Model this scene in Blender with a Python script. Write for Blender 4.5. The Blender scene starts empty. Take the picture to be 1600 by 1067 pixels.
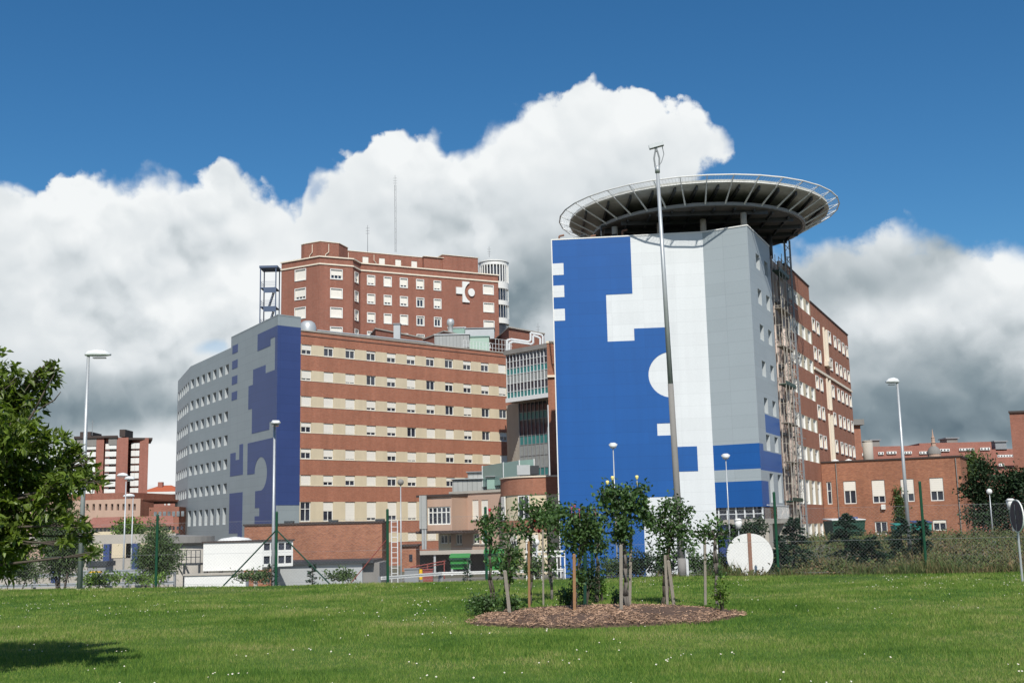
import bpy, math, random
import numpy as np
from mathutils import Vector, Matrix

# ------------------------------------------------------------------ camera, sky, sun, exposure
scene = bpy.context.scene
F_PX = 1800.0; PITCH = math.atan(.1628); ROLL = math.radians(1.28); EYE = 1.6
_f = np.array([0, math.cos(PITCH), math.sin(PITCH)]); _u0 = np.array([0, -math.sin(PITCH), math.cos(PITCH)]); _r0 = np.array([1., 0, 0])
_r = math.cos(ROLL)*_r0 - math.sin(ROLL)*_u0; _u = math.cos(ROLL)*_u0 + math.sin(ROLL)*_r0
cam = bpy.data.cameras.new('camera'); camo = bpy.data.objects.new('camera', cam); scene.collection.objects.link(camo)
cam.sensor_width = 36; cam.lens = F_PX/1600*36; cam.clip_start = .1; cam.clip_end = 12000
camo.matrix_world = Matrix(((_r[0], _u[0], -_f[0], 0), (_r[1], _u[1], -_f[1], 0), (_r[2], _u[2], -_f[2], EYE), (0, 0, 0, 1)))
scene.camera = camo

SUN_EL = math.radians(45.5); SUN_AZ = math.atan2(.10, -.995)          # from +Y towards +X: almost straight behind the camera
sun_dir = Vector((math.sin(SUN_AZ)*math.cos(SUN_EL), math.cos(SUN_AZ)*math.cos(SUN_EL), math.sin(SUN_EL)))
sl = bpy.data.lights.new('sun', 'SUN'); sl.energy = 3.9; sl.angle = math.radians(.5); sl.color = (1, .955, .88)
so = bpy.data.objects.new('sun', sl); scene.collection.objects.link(so); so.rotation_euler = (-sun_dir).to_track_quat('-Z', 'Y').to_euler()
so.location = (0, -20, 60)
scene.view_settings.view_transform = 'Standard'; scene.view_settings.look = 'None'
scene.view_settings.exposure = .35; scene.view_settings.gamma = 1

def ray(x, y): return _f + _r*(x-800)/F_PX - _u*(y-533.5)/F_PX
def at(x, y, Y):                                                   # the point of the place seen at photo pixel (x, y), Y metres away
    d = ray(x, y)*Y/ray(x, y)[1]; return Vector((d[0], d[1], d[2]+EYE))
def ground_at(x, y, z=0):
    d = ray(x, y); d = d*(z-EYE)/d[2]; return Vector((d[0], d[1], z))
def azel(x, y):
    d = ray(x, y); return math.atan2(d[0], d[1]), math.atan2(d[2], math.hypot(d[0], d[1]))

class NT:                                                          # short hand for node trees
    def __init__(s, t): s.t = t
    def n(s, kind, **k):
        nd = s.t.nodes.new(kind)
        for a, b in k.items(): setattr(nd, a, b)
        return nd
    def l(s, a, b): s.t.links.new(a, b)
    def m(s, op, a, b=None, c=None, clamp=False):
        nd = s.t.nodes.new('ShaderNodeMath'); nd.operation = op; nd.use_clamp = clamp
        for i, v in enumerate((a, b, c)):
            if v is None: continue
            if isinstance(v, (int, float)): nd.inputs[i].default_value = v
            else: s.l(v, nd.inputs[i])
        return nd.outputs[0]
    def vec(s, x, y, z=0.0):
        nd = s.t.nodes.new('ShaderNodeCombineXYZ')
        for i, v in enumerate((x, y, z)):
            if isinstance(v, (int, float)): nd.inputs[i].default_value = v
            else: s.l(v, nd.inputs[i])
        return nd.outputs[0]
    def noise(s, v, scale, detail=4, rough=.5, dim='3D', dist=0):
        nd = s.t.nodes.new('ShaderNodeTexNoise'); nd.noise_dimensions = dim
        if v is not None: s.l(v, nd.inputs['Vector'])
        nd.inputs['Scale'].default_value = scale; nd.inputs['Detail'].default_value = detail; nd.inputs['Roughness'].default_value = rough
        nd.inputs['Distortion'].default_value = dist
        return nd.outputs['Fac']
    def smooth(s, v, a, b, lo=0., hi=1.):
        nd = s.t.nodes.new('ShaderNodeMapRange'); nd.interpolation_type = 'SMOOTHSTEP'
        s.l(v, nd.inputs[0])
        for i, q in enumerate((a, b, lo, hi)): nd.inputs[1+i].default_value = q
        return nd.outputs[0]
    def ramp(s, v, stops):
        nd = s.t.nodes.new('ShaderNodeValToRGB'); s.l(v, nd.inputs[0]); cr = nd.color_ramp
        while len(cr.elements) < len(stops): cr.elements.new(.5)
        for e, (p, c) in zip(cr.elements, stops): e.position = p; e.color = (*c, 1)
        return nd.outputs[0]
    def mix(s, f, a, b, mode='MIX'):
        nd = s.t.nodes.new('ShaderNodeMix'); nd.data_type = 'RGBA'; nd.blend_type = mode
        for k, v in ((0, f), (6, a), (7, b)):
            if isinstance(v, (int, float)): nd.inputs[k].default_value = v
            elif isinstance(v, tuple): nd.inputs[k].default_value = (*v, 1)
            else: s.l(v, nd.inputs[k])
        return nd.outputs[2]

def make_world():
    w = bpy.data.worlds.new('World'); scene.world = w; w.use_nodes = True; t = w.node_tree; t.nodes.clear(); k = NT(t)
    out = k.n('ShaderNodeOutputWorld'); sky = k.n('ShaderNodeTexSky', sky_type='NISHITA'); sky.sun_disc = False
    sky.sun_elevation = SUN_EL; sky.sun_rotation = SUN_AZ; sky.altitude = 300; sky.air_density = 1.0; sky.dust_density = .35; sky.ozone_density = 3.0
    b1 = k.n('ShaderNodeBackground'); b1.inputs[1].default_value = .078
    hs = k.n('ShaderNodeHueSaturation'); hs.inputs['Saturation'].default_value = 1.25; k.l(sky.outputs[0], hs.inputs['Color']); k.l(k.mix(1.0, hs.outputs[0], (.72, .96, 1.0), 'MULTIPLY'), b1.inputs[0])
    tc = k.n('ShaderNodeTexCoord'); sp = k.n('ShaderNodeSeparateXYZ'); k.l(tc.outputs['Generated'], sp.inputs[0])
    az = k.m('ARCTAN2', sp.outputs[0], sp.outputs[1]); el = k.m('ARCSINE', sp.outputs[2])
    P = k.vec(az, el)
    # top edge of the cumulus banks over azimuth
    prof = [(-420, 250), (-250, 200), (-120, 290), (-20, 268), (40, 262), (95, 243), (150, 240), (190, 252), (235, 240), (300, 246), (350, 236), (400, 262), (440, 285), (468, 300),
            (478, 262), (510, 222), (560, 208), (600, 185), (650, 178), (692, 186), (706, 205), (722, 196), (760, 170), (800, 146), (850, 134), (900, 120), (940, 106), (985, 116),
            (1040, 128), (1075, 138), (1102, 162), (1128, 180), (1145, 200), (1158, 240), (1175, 320), (1225, 362), (1262, 350), (1310, 330), (1360, 330), (1430, 324), (1490, 330), (1530, 350),
            (1570, 356), (1640, 342), (1720, 300), (1830, 330), (1960, 380)]
    A = math.radians(45)
    fc = k.n('ShaderNodeFloatCurve'); cv = fc.mapping.curves[0]
    pts = sorted(((azel(x, y)[0]+A)/(2*A), azel(x, y)[1]/math.radians(45)) for x, y in prof)
    cv.points[0].location = (0, pts[0][1]); cv.points[1].location = (1, pts[-1][1])
    for p in pts: cv.points.new(*p)
    for p in cv.points: p.handle_type = 'AUTO_CLAMPED'
    fc.mapping.update()
    n1 = k.noise(P, 11, 3, .5, '2D'); n2 = k.noise(P, 38, 8, .58, '2D')
    azw = k.m('ADD', az, k.m('MULTIPLY', k.m('SUBTRACT', n1, .5), .012))
    k.l(k.m('MULTIPLY_ADD', azw, 1/(2*A), .5), fc.inputs['Value'])
    top = k.m('MULTIPLY', fc.outputs[0], math.radians(45))
    vo = k.n('ShaderNodeTexVoronoi', feature='SMOOTH_F1', voronoi_dimensions='2D'); vo.inputs['Scale'].default_value = 21; vo.inputs['Smoothness'].default_value = .25
    vo.inputs['Detail'].default_value = 3; vo.inputs['Roughness'].default_value = .5
    wob = k.vec(k.m('MULTIPLY', k.m('SUBTRACT', n2, .5), .022), k.m('MULTIPLY', k.m('SUBTRACT', n1, .5), .02))
    pw = k.n('ShaderNodeVectorMath', operation='ADD'); k.l(P, pw.inputs[0]); k.l(wob, pw.inputs[1]); k.l(pw.outputs[0], vo.inputs['Vector'])
    puff = k.m('SUBTRACT', .5, vo.outputs['Distance'])
    disp = k.m('ADD', k.m('MULTIPLY', k.m('SUBTRACT', n2, .5), .022), k.m('MULTIPLY', k.m('SUBTRACT', puff, .24), .021))
    d = k.m('ADD', k.m('SUBTRACT', top, el), disp)
    soft = k.smooth(k.noise(P, 7, 2, .5, '2D'), .35, .7, .006, .026)
    alpha = k.smooth(k.m('DIVIDE', d, soft), 0, 1)
    # small blue holes
    for x, y, rx, ry, mn in ((332, 549, 26, 14, .6), (492, 300, 16, 22, .5), (1188, 290, 104, 62, 0.), (1200, 345, 70, 34, 0.)):
        c = azel(x, y); q = k.n('ShaderNodeMapping'); k.l(pw.outputs[0], q.inputs[0]); sx, sy = F_PX/rx, F_PX/ry
        q.inputs['Scale'].default_value = (sx, sy, 1); q.inputs['Location'].default_value = (-c[0]*sx, -c[1]*sy, 0); ln = k.n('ShaderNodeVectorMath', operation='LENGTH'); k.l(q.outputs[0], ln.inputs[0])
        lw = k.m('ADD', ln.outputs['Value'], k.m('MULTIPLY', k.m('SUBTRACT', n2, .5), .9))
        alpha = k.m('MULTIPLY', alpha, k.smooth(lw, *((.86, 1.08) if mn == 0 else (.2, 1.3)), mn, 1))
    # light and dark of the billows
    def offs(dx, dy):
        q = k.n('ShaderNodeVectorMath', operation='ADD'); k.l(pw.outputs[0], q.inputs[0]); q.inputs[1].default_value = (dx, dy, 0); return q.outputs[0]
    ra = k.noise(offs(0, 0), 10, 6, .42, '2D'); rb = k.noise(offs(.006, .022), 10, 6, .42, '2D')
    rel = k.m('MULTIPLY', k.m('SUBTRACT', ra, rb), .62)
    rc = k.noise(offs(0, 0), 34, 4, .45, '2D'); rd = k.noise(offs(.002, .006), 34, 4, .45, '2D')
    rel = k.m('ADD', rel, k.m('MULTIPLY', k.m('SUBTRACT', rc, rd), .22))
    def vor(vec, sc):
        q = k.n('ShaderNodeTexVoronoi', feature='SMOOTH_F1', voronoi_dimensions='2D'); q.inputs['Scale'].default_value = sc; q.inputs['Smoothness'].default_value = .6; q.inputs['Detail'].default_value = 2; q.inputs['Roughness'].default_value = .45; k.l(vec, q.inputs['Vector']); return q.outputs['Distance']
    rel = k.m('ADD', rel, k.m('MULTIPLY', k.m('SUBTRACT', vor(offs(.003, .012), 15), vor(offs(0, 0), 15)), .42))
    rel = k.m('MULTIPLY', rel, k.smooth(k.noise(P, 5, 2, .5, '2D'), .35, .62, .45, 1.15))
    rel = k.m('ADD', rel, k.m('MULTIPLY', puff, .05))
    edge = k.smooth(d, .0, .09, .08, 0)
    val = k.m('ADD', k.m('ADD', k.m('MULTIPLY', rel, .78), .85), edge)
    lows = k.m('MULTIPLY', k.m('SUBTRACT', k.noise(P, 6, 3, .5, '2D'), .5), .22)
    val = k.m('ADD', val, lows)
    for x, y, rx, ry, a in ((40, 300, 160, 70, .10), (260, 290, 170, 60, .08), (120, 410, 190, 60, -.10), (1430, 430, 300, 150, -.22), (1130, 330, 120, 60, -.1), (700, 330, 200, 60, -.06), (60, 450, 70, 60, .10), (440, 350, 120, 70, .02), (420, 450, 160, 70, .12), (300, 590, 200, 60, -.10), (340, 370, 120, 40, -.1),
                         (120, 640, 280, 60, -.46), (120, 540, 160, 50, .10), (250, 730, 150, 45, .42), (60, 760, 150, 40, .1), (650, 250, 230, 90, .12), (960, 180, 230, 80, .14), (760, 330, 130, 50, -.12), (1010, 240, 90, 30, -.06), (820, 455, 130, 90, -.38), (640, 400, 160, 70, -.03),
                         (800, 520, 90, 60, -.22), (850, 510, 30, 30, .25), (830, 290, 120, 60, .05), (1300, 350, 130, 40, .05), (1290, 450, 130, 60, -.18), (1470, 390, 120, 45, -.12), (1580, 400, 60, 45, .26), (1420, 480, 130, 40, .16), (1340, 560, 60, 60, .06), (1500, 560, 200, 70, -.12),
                         (1420, 650, 320, 85, -.50), (1560, 690, 200, 60, -.16), (1340, 545, 60, 40, -.16)):
        c = azel(x, y); q = k.n('ShaderNodeMapping'); k.l(pw.outputs[0], q.inputs[0])
        sx, sy = F_PX/rx, F_PX/ry; q.inputs['Scale'].default_value = (sx, sy, 1); q.inputs['Location'].default_value = (-c[0]*sx, -c[1]*sy, 0)
        ln = k.n('ShaderNodeVectorMath', operation='LENGTH'); k.l(q.outputs[0], ln.inputs[0])
        val = k.m('ADD', val, k.smooth(ln.outputs['Value'], 0, 1.25, a, 0))
    col = k.ramp(val, [(0., (.04, .065, .085)), (.22, (.085, .125, .155)), (.42, (.185, .235, .265)), (.62, (.37, .415, .44)), (.8, (.56, .595, .615)), (1., (.71, .73, .735))])
    b2 = k.n('ShaderNodeBackground'); k.l(col, b2.inputs[0]); b2.inputs[1].default_value = 1.0
    mx = k.n('ShaderNodeMixShader'); k.l(alpha, mx.inputs[0]); k.l(b1.outputs[0], mx.inputs[1]); k.l(b2.outputs[0], mx.inputs[2]); k.l(mx.outputs[0], out.inputs[0])
    w.cycles.sampling_method = 'MANUAL'; w.cycles.sample_map_resolution = 512
make_world()

# ------------------------------------------------------------------ materials
MATS = {}
def mat(name, col, rough=.8, var=.12, vscale=.6, spec=.3, streak=0, lines=None, bump=0, metal=0, fine=.08, fscale=9, island=0, trans=0, dirt=None):
    """base colour varied by noise in world space; lines = (du, dz, dark) panel joints along the wall"""
    if name in MATS: return MATS[name]
    m = bpy.data.materials.new(name); m.use_nodes = True; t = m.node_tree; k = NT(t); bs = t.nodes['Principled BSDF']
    geo = k.n('ShaderNodeNewGeometry'); P = geo.outputs['Position']
    n1 = k.noise(P, vscale, 4, .6); n2 = k.noise(P, fscale, 3, .6)
    v = k.m('ADD', k.m('MULTIPLY_ADD', n1, 2*var, 1-var), k.m('MULTIPLY', k.m('SUBTRACT', n2, .5), 2*fine))
    if streak:
        mp = k.n('ShaderNodeMapping'); k.l(P, mp.inputs[0]); mp.inputs['Scale'].default_value = (1.2, 1.2, .07)
        v = k.m('ADD', v, k.m('MULTIPLY', k.m('SUBTRACT', k.noise(mp.outputs[0], 1.0, 4, .6), .5), 2*streak))
    if island:
        v = k.m('MULTIPLY', v, k.m('MULTIPLY_ADD', geo.outputs['Random Per Island'], 2*island, 1-island))
    if lines:
        uv = k.n('ShaderNodeUVMap'); s = k.n('ShaderNodeSeparateXYZ'); k.l(uv.outputs[0], s.inputs[0])
        if lines[0][0] and lines[1][0] and lines[0][0] > 1:
            wn = k.n('ShaderNodeTexWhiteNoise', noise_dimensions='2D'); k.l(k.vec(k.m('FLOOR', k.m('DIVIDE', s.outputs[0], lines[0][0])), k.m('FLOOR', k.m('DIVIDE', s.outputs[1], lines[1][0]))), wn.inputs['Vector'])
            v = k.m('MULTIPLY', v, k.m('MULTIPLY_ADD', wn.outputs['Value'], .05, .975))
        for i, (per, w) in enumerate(lines[:2]):
            if not per: continue
            fr = k.m('FRACT', k.m('DIVIDE', s.outputs[i], per)); ln = k.m('LESS_THAN', fr, w/per)
            v = k.m('MULTIPLY', v, k.m('MULTIPLY_ADD', ln, -lines[2], 1))
    c = k.n('ShaderNodeVectorMath', operation='SCALE'); c.inputs[0].default_value = col; k.l(v, c.inputs['Scale']); base = c.outputs[0]
    if dirt:
        base = k.mix(k.smooth(k.noise(P, dirt[1], 5, .65), .5, .72), base, dirt[0])
    k.l(base, bs.inputs['Base Color'])
    bs.inputs['Roughness'].default_value = rough; bs.inputs['Metallic'].default_value = metal; bs.inputs['Specular IOR Level'].default_value = spec
    if bump:
        b = k.n('ShaderNodeBump'); b.inputs['Distance'].default_value = bump; b.inputs['Strength'].default_value = .6; k.l(n2, b.inputs['Height']); k.l(b.outputs[0], bs.inputs['Normal'])
    if trans:
        tr = k.n('ShaderNodeBsdfTranslucent'); c2 = k.n('ShaderNodeVectorMath', operation='MULTIPLY'); k.l(base, c2.inputs[0]); c2.inputs[1].default_value = (1.5, 1.6, .5); k.l(c2.outputs[0], tr.inputs[0])
        mx = k.n('ShaderNodeMixShader'); mx.inputs[0].default_value = trans; k.l(bs.outputs[0], mx.inputs[1]); k.l(tr.outputs[0], mx.inputs[2])
        k.l(mx.outputs[0], t.nodes['Material Output'].inputs[0])
    MATS[name] = m; return m
def brick(name, c1, c2, mortar=(.30, .24, .20), var=.16):
    if name in MATS: return MATS[name]
    m = bpy.data.materials.new(name); m.use_nodes = True; t = m.node_tree; k = NT(t); bs = t.nodes['Principled BSDF']
    uv = k.n('ShaderNodeUVMap'); b = k.n('ShaderNodeTexBrick'); k.l(uv.outputs[0], b.inputs['Vector'])
    b.inputs['Color1'].default_value = (*c1, 1); b.inputs['Color2'].default_value = (*c2, 1); b.inputs['Mortar'].default_value = (*mortar, 1)
    b.inputs['Scale'].default_value = 1; b.inputs['Brick Width'].default_value = .25; b.inputs['Row Height'].default_value = .075; b.inputs['Mortar Size'].default_value = .006
    geo = k.n('ShaderNodeNewGeometry'); P = geo.outputs['Position']
    mp = k.n('ShaderNodeMapping'); k.l(P, mp.inputs[0]); mp.inputs['Scale'].default_value = (1, 1, 4)
    v = k.m('ADD', k.m('MULTIPLY_ADD', k.noise(P, .25, 5, .65), 2*var, 1-var), k.m('MULTIPLY', k.m('SUBTRACT', k.noise(mp.outputs[0], 1.3, 4, .7), .5), .42))
    mp2 = k.n('ShaderNodeMapping'); k.l(P, mp2.inputs[0]); mp2.inputs['Scale'].default_value = (1.3, 1.3, .08)
    v = k.m('ADD', v, k.m('MULTIPLY', k.m('SUBTRACT', k.noise(mp2.outputs[0], .8, 4, .65), .5), .5))
    c = k.n('ShaderNodeVectorMath', operation='SCALE'); k.l(b.outputs[0], c.inputs[0]); k.l(v, c.inputs['Scale']); k.l(c.outputs[0], bs.inputs['Base Color'])
    bs.inputs['Roughness'].default_value = .9; bs.inputs['Specular IOR Level'].default_value = .15
    MATS[name] = m; return m

M = dict(
    brick_light=brick('brick_light', (.385, .145, .083), (.31, .112, .064)),
    brick_dark=brick('brick_dark', (.285, .103, .066), (.225, .08, .052)),
    brick_wing=brick('brick_wing', (.34, .135, .08), (.27, .105, .062)),
    brick_orange=brick('brick_orange', (.37, .15, .078), (.25, .092, .05), var=.28),
    brick_far=brick('brick_far', (.33, .12, .088), (.27, .10, .073)),
    cream=mat('cream_panel', (.58, .50, .355), .8, .10, .5, streak=.14),
    grey=mat('grey_cladding', (.245, .285, .30), .5, .05, .3, spec=.4, lines=((3.1, .05), (1.16, .05), .14), streak=.04),
    grey_right=mat('light_grey_cladding', (.32, .365, .385), .5, .04, .3, spec=.4, lines=((3.1, .05), (1.16, .05), .10)),
    white_clad=mat('white_cladding', (.62, .645, .65), .5, .05, .12, spec=.4, lines=((3.1, .02), (1.16, .045), .09), streak=.08),
    blue_l=mat('faded_blue_cladding', (.036, .062, .18), .5, .1, .3, spec=.4, lines=((3.1, .05), (1.16, .05), .16), streak=.05),
    blue_t=mat('bright_blue_cladding', (.008, .085, .30), .45, .08, .12, spec=.4, lines=((3.1, .02), (1.16, .045), .14), streak=.09),
    white=mat('white_paint', (.70, .70, .67), .5, .04, 1.5),
    cream_trim=mat('cream_trim', (.70, .62, .50), .7, .06, 1, streak=.05),
    pink=mat('pink_render', (.46, .32, .245), .9, .07, .4, streak=.08),
    exposed=mat('stripped_render', (.58, .47, .41), .95, .22, .9, streak=.2, dirt=((.25, .2, .17), .7)),
    concrete=mat('concrete', (.40, .37, .32), .9, .14, .7, streak=.12),
    concrete_d=mat('weathered_concrete', (.22, .21, .195), .9, .2, .6, streak=.18),
    roofing=mat('roofing_felt', (.13, .12, .115), .95, .2, .5),
    dark_trim=mat('dark_coping', (.06, .045, .04), .7, .1, 1),
    steel=mat('galvanised_steel', (.42, .44, .45), .45, .08, 3, spec=.5, metal=.35),
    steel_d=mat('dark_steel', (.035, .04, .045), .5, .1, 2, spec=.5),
    steel_w=mat('white_steel', (.66, .68, .68), .45, .06, 2, spec=.5),
    steel_mid=mat('grey_steel', (.23, .24, .25), .5, .15, 1.5, spec=.4),
    deck_under=mat('helipad_soffit', (.50, .50, .46), .8, .25, .5, fine=.2, fscale=2),
    deck=mat('helipad_surface', (.12, .13, .12), .9, .1, .5),
    blue_steel=mat('blue_painted_steel', (.075, .105, .17), .5, .1, 2),
    green_paint=mat('green_paint', (.008, .062, .03), .5, .1, 3),
    bright_green=mat('bright_green_paint', (.05, .27, .06), .5, .1, 1.5, streak=.08),
    dark_green=mat('dark_green_paint', (.012, .05, .032), .5, .15, 2),
    teal=mat('teal_paint', (.02, .22, .18), .5, .1, 2),
    red=mat('red_paint', (.25, .07, .06), .5, .1, 2),
    yellow=mat('yellow_paint', (.72, .42, .02), .5, .08, 2),
    tile=mat('red_roof_tile', (.42, .11, .05), .85, .15, 1.5, lines=(None, (.0, .1), .2) if 0 else None),
    wood_o=mat('treated_wood', (.27, .15, .075), .8, .15, 8, fine=.25, fscale=40),
    wood_g=mat('weathered_wood', (.23, .205, .17), .85, .15, 8, fine=.3, fscale=40),
    bark=mat('dark_bark', (.085, .07, .055), .95, .25, 12, fine=.4, fscale=60, bump=.01),
    bark_g=mat('grey_bark', (.13, .115, .10), .95, .25, 12, fine=.4, fscale=60, bump=.01),
    chips=mat('wood_chips', (.35, .225, .15), .9, .25, 3, island=.65),
    soil=mat('mulch_soil', (.11, .07, .05), .95, .3, 2, fine=.4, fscale=25, bump=.03),
    leaf_mag=mat('glossy_leaf', (.115, .165, .026), .42, .3, 1.6, spec=.45, island=.55, trans=.35, fine=.1),
    leaf_rose=mat('rose_leaf', (.066, .122, .038), .5, .3, 4, spec=.4, island=.5, trans=.25),
    leaf_dark=mat('dark_leaf', (.022, .045, .018), .65, .35, .8, island=.5, trans=.12),
    leaf_fir=mat('fir_needles', (.018, .048, .026), .7, .35, 2, island=.5, trans=.08),
    leaf_wil=mat('willow_leaf', (.085, .135, .045), .6, .3, 1, island=.5, trans=.25),
    leaf_lime=mat('bright_leaf', (.12, .20, .035), .6, .3, 1, island=.5, trans=.25),
    petal_red=mat('red_petal', (.55, .015, .04), .6, .1, 8), petal_yel=mat('yellow_petal', (.85, .72, .25), .6, .1, 8), petal_pink=mat('pink_petal', (.30, .08, .12), .6, .1, 8),
    petal_w=mat('white_petal', (.70, .70, .66), .6, .05, 8),
    tarp=mat('grey_tarpaulin', (.33, .34, .33), .6, .12, 1.2, streak=.1, lines=((.55, .07), (0, 1), .35)),
    green_glass=mat('green_screen_glass', (.24, .36, .31), .25, .06, 1, spec=.6),
    teal_glass=mat('teal_spandrel', (.03, .17, .17), .25, .15, .6, spec=.6),
    pane_grey=mat('grey_blind_glass', (.24, .26, .255), .25, .3, .9, spec=.6),
    louvre=mat('metal_duct', (.47, .49, .49), .4, .1, 1, spec=.5, metal=.3),
    reveal=mat('reveal_metal', (.42, .45, .46), .6, .04, 1.5), brown_post=mat('brown_post', (.24, .13, .09), .8, .2, 3), louvre_g=mat('green_duct', (.36, .48, .40), .5, .1, 1),
)
def glass_mat(name, col, rough=.08):
    m = bpy.data.materials.new(name); m.use_nodes = True; k = NT(m.node_tree); bs = m.node_tree.nodes['Principled BSDF']
    geo = k.n('ShaderNodeNewGeometry'); r = geo.outputs['Random Per Island']; n = k.noise(geo.outputs['Position'], .9, 2, .5)
    c = k.n('ShaderNodeVectorMath', operation='SCALE'); c.inputs[0].default_value = col; k.l(k.m('MULTIPLY_ADD', n, 2.4, -.2), c.inputs['Scale']); k.l(c.outputs[0], bs.inputs['Base Color'])
    bs.inputs['Roughness'].default_value = rough; bs.inputs['Specular IOR Level'].default_value = .6
    return m
M['glass'] = glass_mat('window_glass', (.035, .04, .055)); M['glass_l'] = glass_mat('pale_window_glass', (.16, .18, .19))
def shutter_mat(name, col):
    m = mat(name, col, .7, .05, .7, lines=(None, None, 0) if 0 else None); return m
M['shutter'] = mat('roller_shutter', (.72, .69, .62), .65, .07, .8, island=.1, lines=((0, 1), (.22, .03), .12))

# ------------------------------------------------------------------ mesh helpers
col = scene.collection
class MB:
    def __init__(s): s.v = []; s.f = []; s.m = []
    def add(s, vs, fs, mi=0):
        b = len(s.v); s.v += [tuple(p) for p in vs]; s.f += [tuple(b+i for i in f) for f in fs]; s.m += [mi]*len(fs); return s
    def quad(s, a, b, c, d, mi=0): return s.add((a, b, c, d), ((0, 1, 2, 3),), mi)
    def box(s, a, b, mi=0):
        (x0, y0, z0), (x1, y1, z1) = a, b
        return s.add([(x0, y0, z0), (x1, y0, z0), (x1, y1, z0), (x0, y1, z0), (x0, y0, z1), (x1, y0, z1), (x1, y1, z1), (x0, y1, z1)],
                     [(0, 3, 2, 1), (4, 5, 6, 7), (0, 1, 5, 4), (1, 2, 6, 5), (2, 3, 7, 6), (3, 0, 4, 7)], mi)
    def pbox(s, pl, u0, u1, z0, z1, d0, d1, mi=0):                  # box on a wall plane, d measured outwards
        c = [pl.p(u, z, d) for z in (z0, z1) for (u, d) in ((u0, d1), (u1, d1), (u1, d0), (u0, d0))]
        return s.add(c, [(0, 3, 2, 1), (4, 5, 6, 7), (0, 1, 5, 4), (1, 2, 6, 5), (2, 3, 7, 6), (3, 0, 4, 7)], mi)
    def prism(s, pts, z0, z1, mi=0, mtop=None):                     # footprint pts counter-clockwise from above
        n = len(pts); v = [(p[0], p[1], z0) for p in pts]+[(p[0], p[1], z1) for p in pts]
        s.add(v, [(i, (i+1) % n, n+(i+1) % n, n+i) for i in range(n)], mi)
        s.add(v, [tuple(range(n, 2*n)), tuple(range(n-1, -1, -1))], mi if mtop is None else mtop); return s
    def plate(s, pl, poly, d0, d1, mi=0):                           # polygon (u, z) on a wall, with thickness
        n = len(poly); v = [pl.p(u, z, d1) for u, z in poly]+[pl.p(u, z, d0) for u, z in poly]
        return s.add(v, [tuple(range(n))]+[(i, i+n, (i+1) % n+n, (i+1) % n) for i in range(n)], mi)
    def cyl(s, p0, p1, r0, r1=None, n=8, mi=0, caps=True):
        r1 = r0 if r1 is None else r1; p0 = Vector(p0); p1 = Vector(p1); a = (p1-p0)
        if a.length < 1e-6: return s
        a.normalize(); x = a.orthogonal().normalized(); y = a.cross(x); v = []
        for p, r in ((p0, r0), (p1, r1)):
            for i in range(n):
                t = 2*math.pi*i/n; v.append(p+x*(r*math.cos(t))+y*(r*math.sin(t)))
        fs = [(i, (i+1) % n, n+(i+1) % n, n+i) for i in range(n)]
        if caps: fs += [tuple(range(n-1, -1, -1)), tuple(range(n, 2*n))]
        return s.add(v, fs, mi)
    def tube(s, pts, r, n=6, mi=0):
        rs = r if isinstance(r, (list, tuple)) else [r]*len(pts)
        for i in range(len(pts)-1): s.cyl(pts[i], pts[i+1], rs[i], rs[i+1], n, mi)
        return s
    def lathe(s, c, prof, n=24, mi=0, a0=0., a1=2*math.pi):
        full = abs(a1-a0-2*math.pi) < 1e-6; k = n if full else n+1; v = []
        for r, z in prof:
            for i in range(k):
                t = a0+(a1-a0)*i/n; v.append((c[0]+r*math.cos(t), c[1]+r*math.sin(t), c[2]+z))
        fs = []
        for j in range(len(prof)-1):
            for i in range(n):
                i2 = (i+1) % k; fs.append((j*k+i, j*k+i2, (j+1)*k+i2, (j+1)*k+i))
        return s.add(v, fs, mi)
    def ball(s, c, r, n=10, mi=0, sq=1.):
        return s.lathe(c, [(max(r*math.cos(t), 1e-4), r*sq*math.sin(t)) for t in [math.pi*(j/(n//2+2)-.5) for j in range(n//2+3)]], n, mi)
    def build(s, name, mats, parent=None, smooth=False):
        if not isinstance(mats, (list, tuple)): mats = [mats]
        me = bpy.data.meshes.new(name); off = Vector(parent_loc(parent)) if parent else Vector((0, 0, 0))
        va = np.array(s.v, dtype=float); me.from_pydata((va-np.array(off)).tolist(), [], s.f)
        for m_ in mats: me.materials.append(M[m_] if isinstance(m_, str) else m_)
        me.polygons.foreach_set('material_index', s.m)
        if smooth: me.polygons.foreach_set('use_smooth', [True]*len(s.f))
        uv = me.uv_layers.new(name='UVMap'); data = np.zeros((len(me.loops), 2)); li = 0
        for f in s.f:
            a = va[f[0]]; b = va[f[1]]; c = va[f[2]]; nn = np.cross(b-a, c-a); L = np.linalg.norm(nn); nn = nn/L if L > 1e-12 else np.array([0, 0, 1.])
            if abs(nn[2]) < .8:
                h = math.hypot(nn[0], nn[1]); tx, ty = -nn[1]/h, nn[0]/h
                for i in f: data[li] = (va[i][0]*tx+va[i][1]*ty, va[i][2]); li += 1
            else:
                for i in f: data[li] = (va[i][0], va[i][1]); li += 1
        uv.data.foreach_set('uv', data.ravel())
        o = bpy.data.objects.new(name, me); col.objects.link(o)
        if parent: o.parent = parent
        return o
def parent_loc(o):
    l = Vector((0, 0, 0))
    while o: l += Vector(o.location); o = o.parent
    return l
def tag(o, label=None, cat=None, group=None, kind=None):
    if label: o['label'] = label
    if cat: o['category'] = cat
    if group: o['group'] = group
    if kind: o['kind'] = kind
    return o
def thing(name, label, cat, loc=(0, 0, 0), group=None):
    o = bpy.data.objects.new(name, None); col.objects.link(o); o.location = loc; o.empty_display_size = .3
    return tag(o, label, cat, group)
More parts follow.
